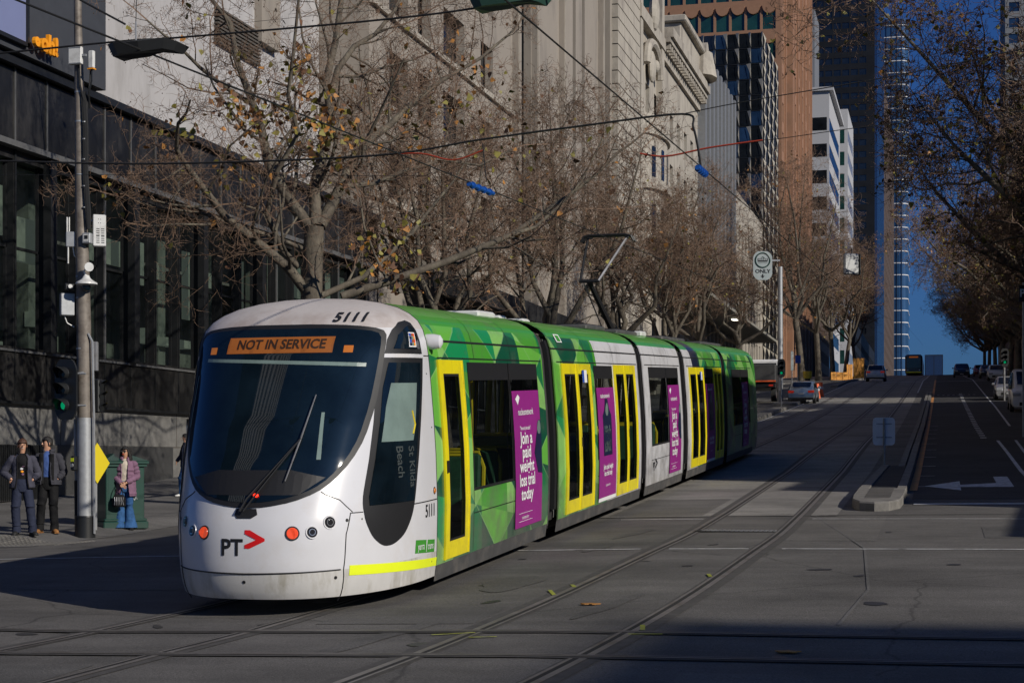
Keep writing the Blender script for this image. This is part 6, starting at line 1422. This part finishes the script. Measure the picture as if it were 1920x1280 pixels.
# ================================================================== PEOPLE
def skinned(name, verts, edges, root, parent, m, sub=1):
    me = bpy.data.meshes.new(name); me.from_pydata([v[0] for v in verts], edges, []); me.materials.append(M[m])
    o = bpy.data.objects.new(name, me); COL.objects.link(o); o.parent = parent
    sk = o.modifiers.new('skin', 'SKIN'); sk.branch_smoothing = .3
    for i, v in enumerate(verts):
        r = v[1]; me.skin_vertices[0].data[i].radius = r if isinstance(r, tuple) else (r, r)
        me.skin_vertices[0].data[i].use_root = (i == root)
    sb = o.modifiers.new('sub', 'SUBSURF'); sb.levels = sub; sb.render_levels = sub
    bake(o); return o
def human(name, lab, p, yaw, h, P, look):
    # P: joint dict for one pose (metres for a 1.75 m body); look: clothing recipe
    t = thing(name, lab, 'person', p, (0,0,yaw)); k = h/1.75; t.scale = (k,k,k)
    V = []; E = []
    def av(co, r, par=None):
        V.append((Vector(co), r)); i = len(V)-1
        if par is not None: E.append((par, i))
        return i
    pel = av((0,0,.96), (.14,.10)); w1 = av((0,0,1.12), (.125,.09), pel); ch = av((0,-.01,1.32), (.145,.10), w1); nb = av((0,.0,1.44), (.085,.07), ch)
    nk = av(P.get('neck', (0,-.015,1.50)), .044, nb); hd = Vector(P.get('head', (0,-.03,1.645))); j = av(hd+Vector((0,-.0,-.075)), (.058,.06), nk); c_ = av(hd, (.080,.090), j); tp = av(hd+Vector((0,.01,.075)), (.062,.074), c_)
    for s_, sg in (('l',-1),('r',1)):
        sh = av((sg*.165,.0,1.405), .052, nb); el = av(P['elbow_'+s_], .040, sh); wr = av(P['wrist_'+s_], .028, el); d = (Vector(P['wrist_'+s_])-Vector(P['elbow_'+s_])).normalized(); w_ = Vector(P['wrist_'+s_])
        hdr = Vector(P.get('hand_'+s_, d)).normalized(); pm = av(w_+hdr*.07, (.038,.018), wr)
        side = hdr.cross(Vector((0,-1,0))); side = side.normalized() if side.length > .1 else Vector((1,0,0))
        for f in range(4):
            b_ = w_+hdr*.09+side*(.027-.018*f); curl = Vector((0,-.4,0))+Vector((0,0,-.15)); L_ = (.034,.04,.037,.028)[f]
            a1 = av(b_, .0095, pm); a2 = av(b_+hdr*L_, .0085, a1); a3 = av(b_+(hdr+curl*.6).normalized()*L_+hdr*L_, .0075, a2)
        th = av(w_+hdr*.03+side*.035*1, .011, pm); av(w_+hdr*.075+side*.055+Vector((0,-.01,0)), .009, th)
        hp = av((sg*.085,0,.90), .088, pel); kn = av(P['knee_'+s_], .058, hp); an = av(P['ankle_'+s_], .038, kn); ft = Vector(P['ankle_'+s_]); fd = Vector(P.get('foot_'+s_, (0,-1,0))).normalized()
        he = av(ft+Vector((0,0,-.045))-fd*.03, .036, an); av(ft+fd*.14+Vector((0,0,-.055)), (.036,.022), he)
    skinned('body', V, E, pel, t, 'skin')
    body = [c for c in t.children][0]
    # face: nose, ears, eyes, mouth
    tl = Matrix.Translation(hd) @ Matrix.Rotation(rad(look.get('turn', 0)), 4, 'Z')
    mb = MB(); mb.add([tl @ Vector(v) for v in ((0,-.118,-.018),(-.016,-.094,-.022),(.016,-.094,-.022),(0,-.092,.025))], [(0,1,3),(0,3,2),(0,2,1)], 'skin')
    for sg in (1,-1): mb.sphere(tl @ Vector((sg*.08,.0,-.005)), .012,.02,.032,'skin',6,5)
    mb.build('face', t, smooth=True)
    mb = MB()
    if look.get('glasses'):
        for sg in (1,-1): mb.sphere(tl @ Vector((sg*.034,-.094,.018)), .032,.012,.022,'black_plastic',10,6); mb.tube([tl @ Vector((sg*.062,-.085,.022)), tl @ Vector((sg*.085,.0,.02))], .004, 'black_plastic', 4)
        mb.tube([tl @ Vector((-.012,-.1,.024)), tl @ Vector((.012,-.1,.024))], .004, 'black_plastic', 4); mb.build('sunglasses', t)
    else:
        for sg in (1,-1): mb.sphere(tl @ Vector((sg*.031,-.086,.016)), .012,.006,.007,'hair_black',8,5); mb.tube([tl @ Vector((sg*.018,-.091,.036)), tl @ Vector((sg*.046,-.084,.037))], .004, 'hair_black', 4)
        mb.build('eyes', t)
    mb = MB(); mb.tube([tl @ Vector((-.020,-.088,-.044)), tl @ Vector((0,-.094,-.048)), tl @ Vector((.020,-.088,-.044))], .0045, 't_redlens' if look.get('glasses') else 'white_panel' if look.get('smile') else 'c_tan', 5); mb.build('mouth', t)
    # hair
    hm = look['hair']; mb = MB(); n = 22; rows = []
    for i in range(9):
        th = math.pi*.5*i/8*1.28
        rows.append([tl @ Vector((.092*math.sin(th)*math.cos(a)*(1+.05*math.sin(5*a+i)), .008+.106*math.sin(th)*math.sin(a)*(1+.04*math.cos(7*a)), .012+.125*math.cos(th) if (math.sin(a) > -.35 or th < 1.1) else max(.065 if not look.get('fringe') else .05, .012+.125*math.cos(th)))) for a in [2*math.pi*k_/n for k_ in range(n)]])
    mb.add([v for r_ in rows for v in r_], [(i*n+q, (i+1)*n+q, (i+1)*n+(q+1)%n, i*n+(q+1)%n) for i in range(8) for q in range(n)], hm)
    if look.get('long'):
        for sg in (-1, 1):
            for q in range(7):
                x = .06+.018*(q % 4)*sg*sg; yb = .03+.012*q; pts = [tl @ Vector((sg*(.07+.002*q), -.02+.018*q, .06)), tl @ Vector((sg*(.10+.006*math.sin(q)), .0+.012*q, -.05)), tl @ Vector((sg*(.105+.02*math.sin(q*2)), .01+.01*q, -.15)), tl @ Vector((sg*(.095+.03*math.sin(q*3)), -.0+.012*q, -.25))]
                mb.tube(pts, [.024,.028,.024,.006], hm, 6)
        mb.tube([tl @ Vector((0,.09,.05)), tl @ Vector((0,.11,-.1)), tl @ Vector((0,.12,-.24))], [.07,.085,.03], hm, 10)
    mb.build('hair', t, smooth=True)
    # trousers
    tr_ = look['trousers']; mb = MB(); fl = look.get('flare', 0); bg_ = look.get('bag', 1)
    mb.loft([((0,0,1.03),.165,.115),((0,0,.95),.175,.125),((0,0,.86),.175,.125),((0,0,.80),.15,.11)], tr_, 18)
    for s_, sg in (('l',-1),('r',1)):
        kn = Vector(P['knee_'+s_]); an = Vector(P['ankle_'+s_]); hp = Vector((sg*.088,0,.86)); n0_ = len(mb.v)
        mb.loft([(hp+Vector((0,0,.06)),.088,.105),(hp,.094,.11),(hp.lerp(kn,.5),.083,.092),(hp.lerp(kn,.8)+Vector((.004,-.008,0)),.078,.083),(kn+Vector((0,-.012,.03)),.076,.086),(kn,.068 if not fl else .066,.072),(kn.lerp(an,.12)+Vector((0,.006,0)),.074,.082),(kn.lerp(an,.2),.068+fl*.015,.074+fl*.015),(kn.lerp(an,.45),.070+fl*.03,.076+fl*.03),(kn.lerp(an,.7)+Vector((.006,0,0)),.062+fl*.05,.072+fl*.05),(kn.lerp(an,.78),.070+fl*.055,.078+fl*.055),(an+Vector((0,0,.09)),.062+fl*.065,.072+fl*.065),(an+Vector((0,0,.05)),.070+fl*.07,.078+fl*.07),(an+Vector((0,-.01,-.03)),.068+fl*.09,.082+fl*.09)], tr_, 16)
        if bg_ != 1:
            for q_ in range(n0_, len(mb.v)):
                x_, y_, z_ = mb.v[q_]; f_ = max(0, min(1, (.84-z_)/.3)); c_x = kn.x if z_ > .5 else an.x+(kn.x-an.x)*z_/.5; c_y = kn.y if z_ > .5 else an.y+(kn.y-an.y)*z_/.5; k_b = 1+(bg_-1)*f_; mb.v[q_] = (c_x+(x_-c_x)*k_b, c_y+(y_-c_y)*k_b, z_)
    mb.build('trousers', t, smooth=True)
    for s_, sg in (('l',-1),('r',1)):
        an = Vector(P['ankle_'+s_]); fd = Vector(P.get('foot_'+s_, (0,-1,0))).normalized(); sd = Vector((fd.y,-fd.x,0)); m = look['shoes']; mb = MB(); z0 = an.z-.085
        if look.get('boots'): mb.loft([(an+Vector((0,0,.10)),.056,.062),(an+Vector((0,0,.0)),.055,.065)], m, 12)
        B = Vector((an.x, an.y, 0)); pr = lambda d, w_, z, hh: (B+fd*d+UPV*(z0+z), w_, hh, tuple(sd), (0,0,1))
        mb.loft([pr(-.085,.02,.045,.03),pr(-.07,.038,.05,.045),pr(-.01,.044,.06,.058),pr(.07,.048,.045,.043),pr(.14,.05,.036,.034),pr(.185,.035,.03,.026),pr(.20,.012,.025,.012)], m, 12)
        mb.bbox(-.045,.045,-.09,.195,0,.022,'rubber' if m != 'c_tan' else 'c_tan',.006,Matrix.Translation(B+UPV*z0) @ Matrix(((sd.x,fd.x,0,0),(sd.y,fd.y,0,0),(0,0,1,0),(0,0,0,1)))); mb.build('shoe', t, smooth=True)
    # top under the jacket
    mb = MB(); mb.loft([((0,-.0,.92),.16,.118),((0,0,1.1),.15,.112),((0,-.01,1.3),.168,.125),((0,-.005,1.38),.16,.126),((0,0,1.44),.125,.112),((0,0,1.485),.075,.08),((0,0,1.505),.058,.066)], look['top'], 18); mb.build('shirt', t, smooth=True)
    if look.get('print'):
        mb = MB()
        for i, (x, z, w_, m) in enumerate(((-.0,1.32,.045,'ooh'),(.015,1.27,.05,'c_mauve'),(-.01,1.22,.05,'t_white_text'),(.0,1.17,.045,'ooh'),(.01,1.12,.04,'c_mauve'))): mb.sphere((x,-.125,z), w_*.6,.006,.022,m,8,5)
        mb.build('shirt_print', t)
    # jacket: an open shell with two front edges, quilted by swelling rings
    jm = look['jacket']; lo = look.get('hem', .90); gap = look.get('gap', .42); puff = look.get('puff', .0); mb = MB(); n = 26; zs = rng(lo, 1.40, .045)+[1.44,1.475,1.50]; rows = []
    for i, z in enumerate(zs):
        f = (z-lo)/(1.5-lo); q = puff*abs(math.sin(math.pi*(z-lo)/.10))
        rx = lerp([(lo,.195+look.get('wide',0)),(1.05,.182+look.get('wide',0)*.6),(1.2,.182),(1.32,.198),(1.40,.188),(1.44,.15),(1.475,.105),(1.50,.085)], z)+q; ry = lerp([(lo,.145+look.get('wide',0)*.7),(1.1,.138),(1.3,.142),(1.40,.118),(1.44,.10),(1.475,.085),(1.50,.08)], z)+q
        g = gap*(1.0 if z < 1.35 else 1+.3*(z-1.35)/.15)
        if z < 1.0: g *= 1+.25*(1.0-z)/.2
        rows.append([Vector((rx*math.sin(a), -ry*math.cos(a), z)) for a in [g+(2*math.pi-2*g)*k_/n for k_ in range(n+1)]])
    N_ = n+1; mb.add([v for r_ in rows for v in r_], [(i*N_+q, i*N_+q+1, (i+1)*N_+q+1, (i+1)*N_+q) for i in range(len(rows)-1) for q in range(n)], jm)
    for side in (0, -1): mb.tube([r_[side] for r_ in rows], .012, look.get('trim', jm), 6)
    mb.tube(rows[0], .014, look.get('trim', jm), 6)
    jk = mb.build('jacket', t, smooth=True)
    mb = MB(); cr = look.get('collar', .03); mb.tube([Vector((.088*math.sin(a), .012-.078*math.cos(a), 1.50+.02*(1-math.cos(a))/2)) for a in [gap*1.3+(2*math.pi-2.6*gap)*k_/14 for k_ in range(15)]], cr, look.get('trim', jm), 8); mb.build('collar', jk, smooth=True)
    if look.get('lining'):
        mb = MB()
        for sg in (1,-1): mb.loft([((sg*.095,-.135,z),.045,.014) for z in (lo+.01,1.1,1.25,1.38,1.45)], 'c_black', 8)
        mb.build('lining', jk, smooth=True)
    for s_, sg in (('l',-1),('r',1)):
        mb = MB(); A_ = Vector((sg*.165,0,1.405)); B_ = Vector(P['elbow_'+s_]); C_ = Vector(P['wrist_'+s_]); pts = [A_+Vector((-sg*.03,0,.005))]; rs = [.06]
        for a, b, r0, r1 in ((A_, B_, .078, .068), (B_, C_, .068, .050)):
            for i in range(7): f = i/7; pts.append(a.lerp(b, f)); rs.append(r0+(r1-r0)*f+puff*.8*abs(math.sin(math.pi*f*3.5)))
        pts += [C_.lerp(B_, .02), C_]; rs += [.048, .044]; mb.tube(pts, rs, jm, 12); mb.build('sleeve', jk, smooth=True)
    return t
def walkto(px, py, D=None):
    g = G(px, py); return g
face = lambda p, a=0: math.atan2(-p.x, p.y)+0 if False else math.atan2(0-p.x, -(0-p.y))+a
pk = dict(elbow_l=(-.34,.06,1.15), wrist_l=(-.20,-.085,1.04), elbow_r=(.28,.07,1.13), wrist_r=(.19,-.08,1.03), hand_l=(.35,.35,-.6), hand_r=(-.35,.35,-.6), knee_l=(-.12,-.02,.50), knee_r=(.14,-.08,.50), ankle_l=(-.105,.03,.085), ankle_r=(.18,-.08,.085), foot_l=(-.2,-1,0), foot_r=(.45,-1,0), head=(.0,-.03,1.645))
p = G(42, 1003); human('person', 'young man with brown fringe in grey blue bomber jacket, hands in pockets', p, face(p, rad(-2)), 1.78, pk, dict(hair='hair_brown', fringe=1, smile=1, trousers='c_navy', shoes='rubber', top='c_black', jacket='c_greyblue', bag=1.16, hem=.87, gap=.46, collar=.024, trim='c_black', print=1, turn=8, wide=.03, puff=.010))
pk2 = dict(pk, head=(-.02,-.03,1.64), elbow_l=(-.27,.05,1.13), wrist_l=(-.20,-.07,1.0), elbow_r=(.27,.06,1.13), wrist_r=(.19,-.07,1.0), knee_l=(-.11,-.08,.50), knee_r=(.09,-.01,.50), ankle_l=(-.15,-.04,.085), ankle_r=(.11,.0,.085), foot_l=(-.1,-1,0), foot_r=(.55,-1,0))
p = G(91, 999); human('person', 'man in dark puffer jacket over blue shirt with tan boots beside pole', p, face(p, rad(-16)), 1.82, pk2, dict(hair='hair_black', trousers='c_black', shoes='c_tan', boots=1, top='c_blue', jacket='c_charcoal', bag=1.12, hem=.90, gap=.40, puff=.020, collar=.038, lining=1, turn=-38, wide=.035))
pk3 = dict(elbow_l=(-.25,.03,1.14), wrist_l=(-.07,-.19,.98), elbow_r=(.25,.03,1.14), wrist_r=(.05,-.20,1.0), hand_l=(.7,-.3,-.6), hand_r=(-.7,-.3,-.5), knee_l=(-.085,-.01,.50), knee_r=(.085,-.01,.50), ankle_l=(-.12,.0,.075), ankle_r=(.10,.0,.075), foot_l=(-.3,-1,0), foot_r=(.3,-1,0))
p = G(235, 992); wm = human('person', 'woman with sunglasses in mauve quilted coat and flared jeans before green cabinet', p, face(p, rad(-6)), 1.66, pk3, dict(hair='hair_black', long=1, glasses=1, trousers='c_denim', flare=1, shoes='c_black', top='c_cream', jacket='c_mauve', hem=.72, gap=.36, puff=.022, collar=.045, turn=-20, wide=.03))
wb = G(235, 992); R_ = Matrix.Translation(wb) @ Matrix.Rotation(face(wb, rad(-6)), 4, 'Z'); bl = R_ @ Vector((-.10,-.24,.60))
t = thing('handbag', 'small black and silver handbag hanging from the hands of the woman in mauve', 'handbag', bl, (0,0,face(wb)))
mb = MB(); mb.loft([((0,0,-.14),.10,.05),((0,0,-.12),.13,.065),((0,0,0),.135,.06),((0,0,.09),.10,.04),((0,0,.11),.07,.02)], 'c_black', 16); mb.build('pouch', t, smooth=True)
mb = MB(); mb.tube([(-.09,0,.06),(-.06,.0,.2),(.0,.02,.33),(.06,0,.2),(.09,0,.06)], .01, 'c_black', 6); mb.build('strap', t, smooth=True)
mb = MB()
for i in range(6): mb.tube([(-.09+.036*i,-.05,.06),(-.08+.03*i,-.066,-.02),(-.09+.036*i,-.068,-.1)], .007, 'rim', 5)
mb.build('trim', t)
pk4 = dict(pk3, elbow_l=(-.24,-.06,1.14), wrist_l=(-.22,-.2,1.0), elbow_r=(.24,.1,1.13), wrist_r=(.24,.12,.9), hand_r=(0,-.2,-1), knee_l=(-.09,-.12,.50), ankle_l=(-.09,-.1,.085), knee_r=(.09,.05,.5), ankle_r=(.09,.22,.12), foot_l=(0,-1,0), foot_r=(0,-1,0))
p = G(349, 931); human('person', 'pedestrian in dark clothes half hidden behind the tram cab on the left', p, face(p, rad(-70)), 1.65, pk4, dict(hair='hair_black', trousers='c_denim', shoes='white_plastic', top='c_black', jacket='c_navy', hem=.85, gap=.3, puff=.0, collar=.03))
p = G(1541, 742)
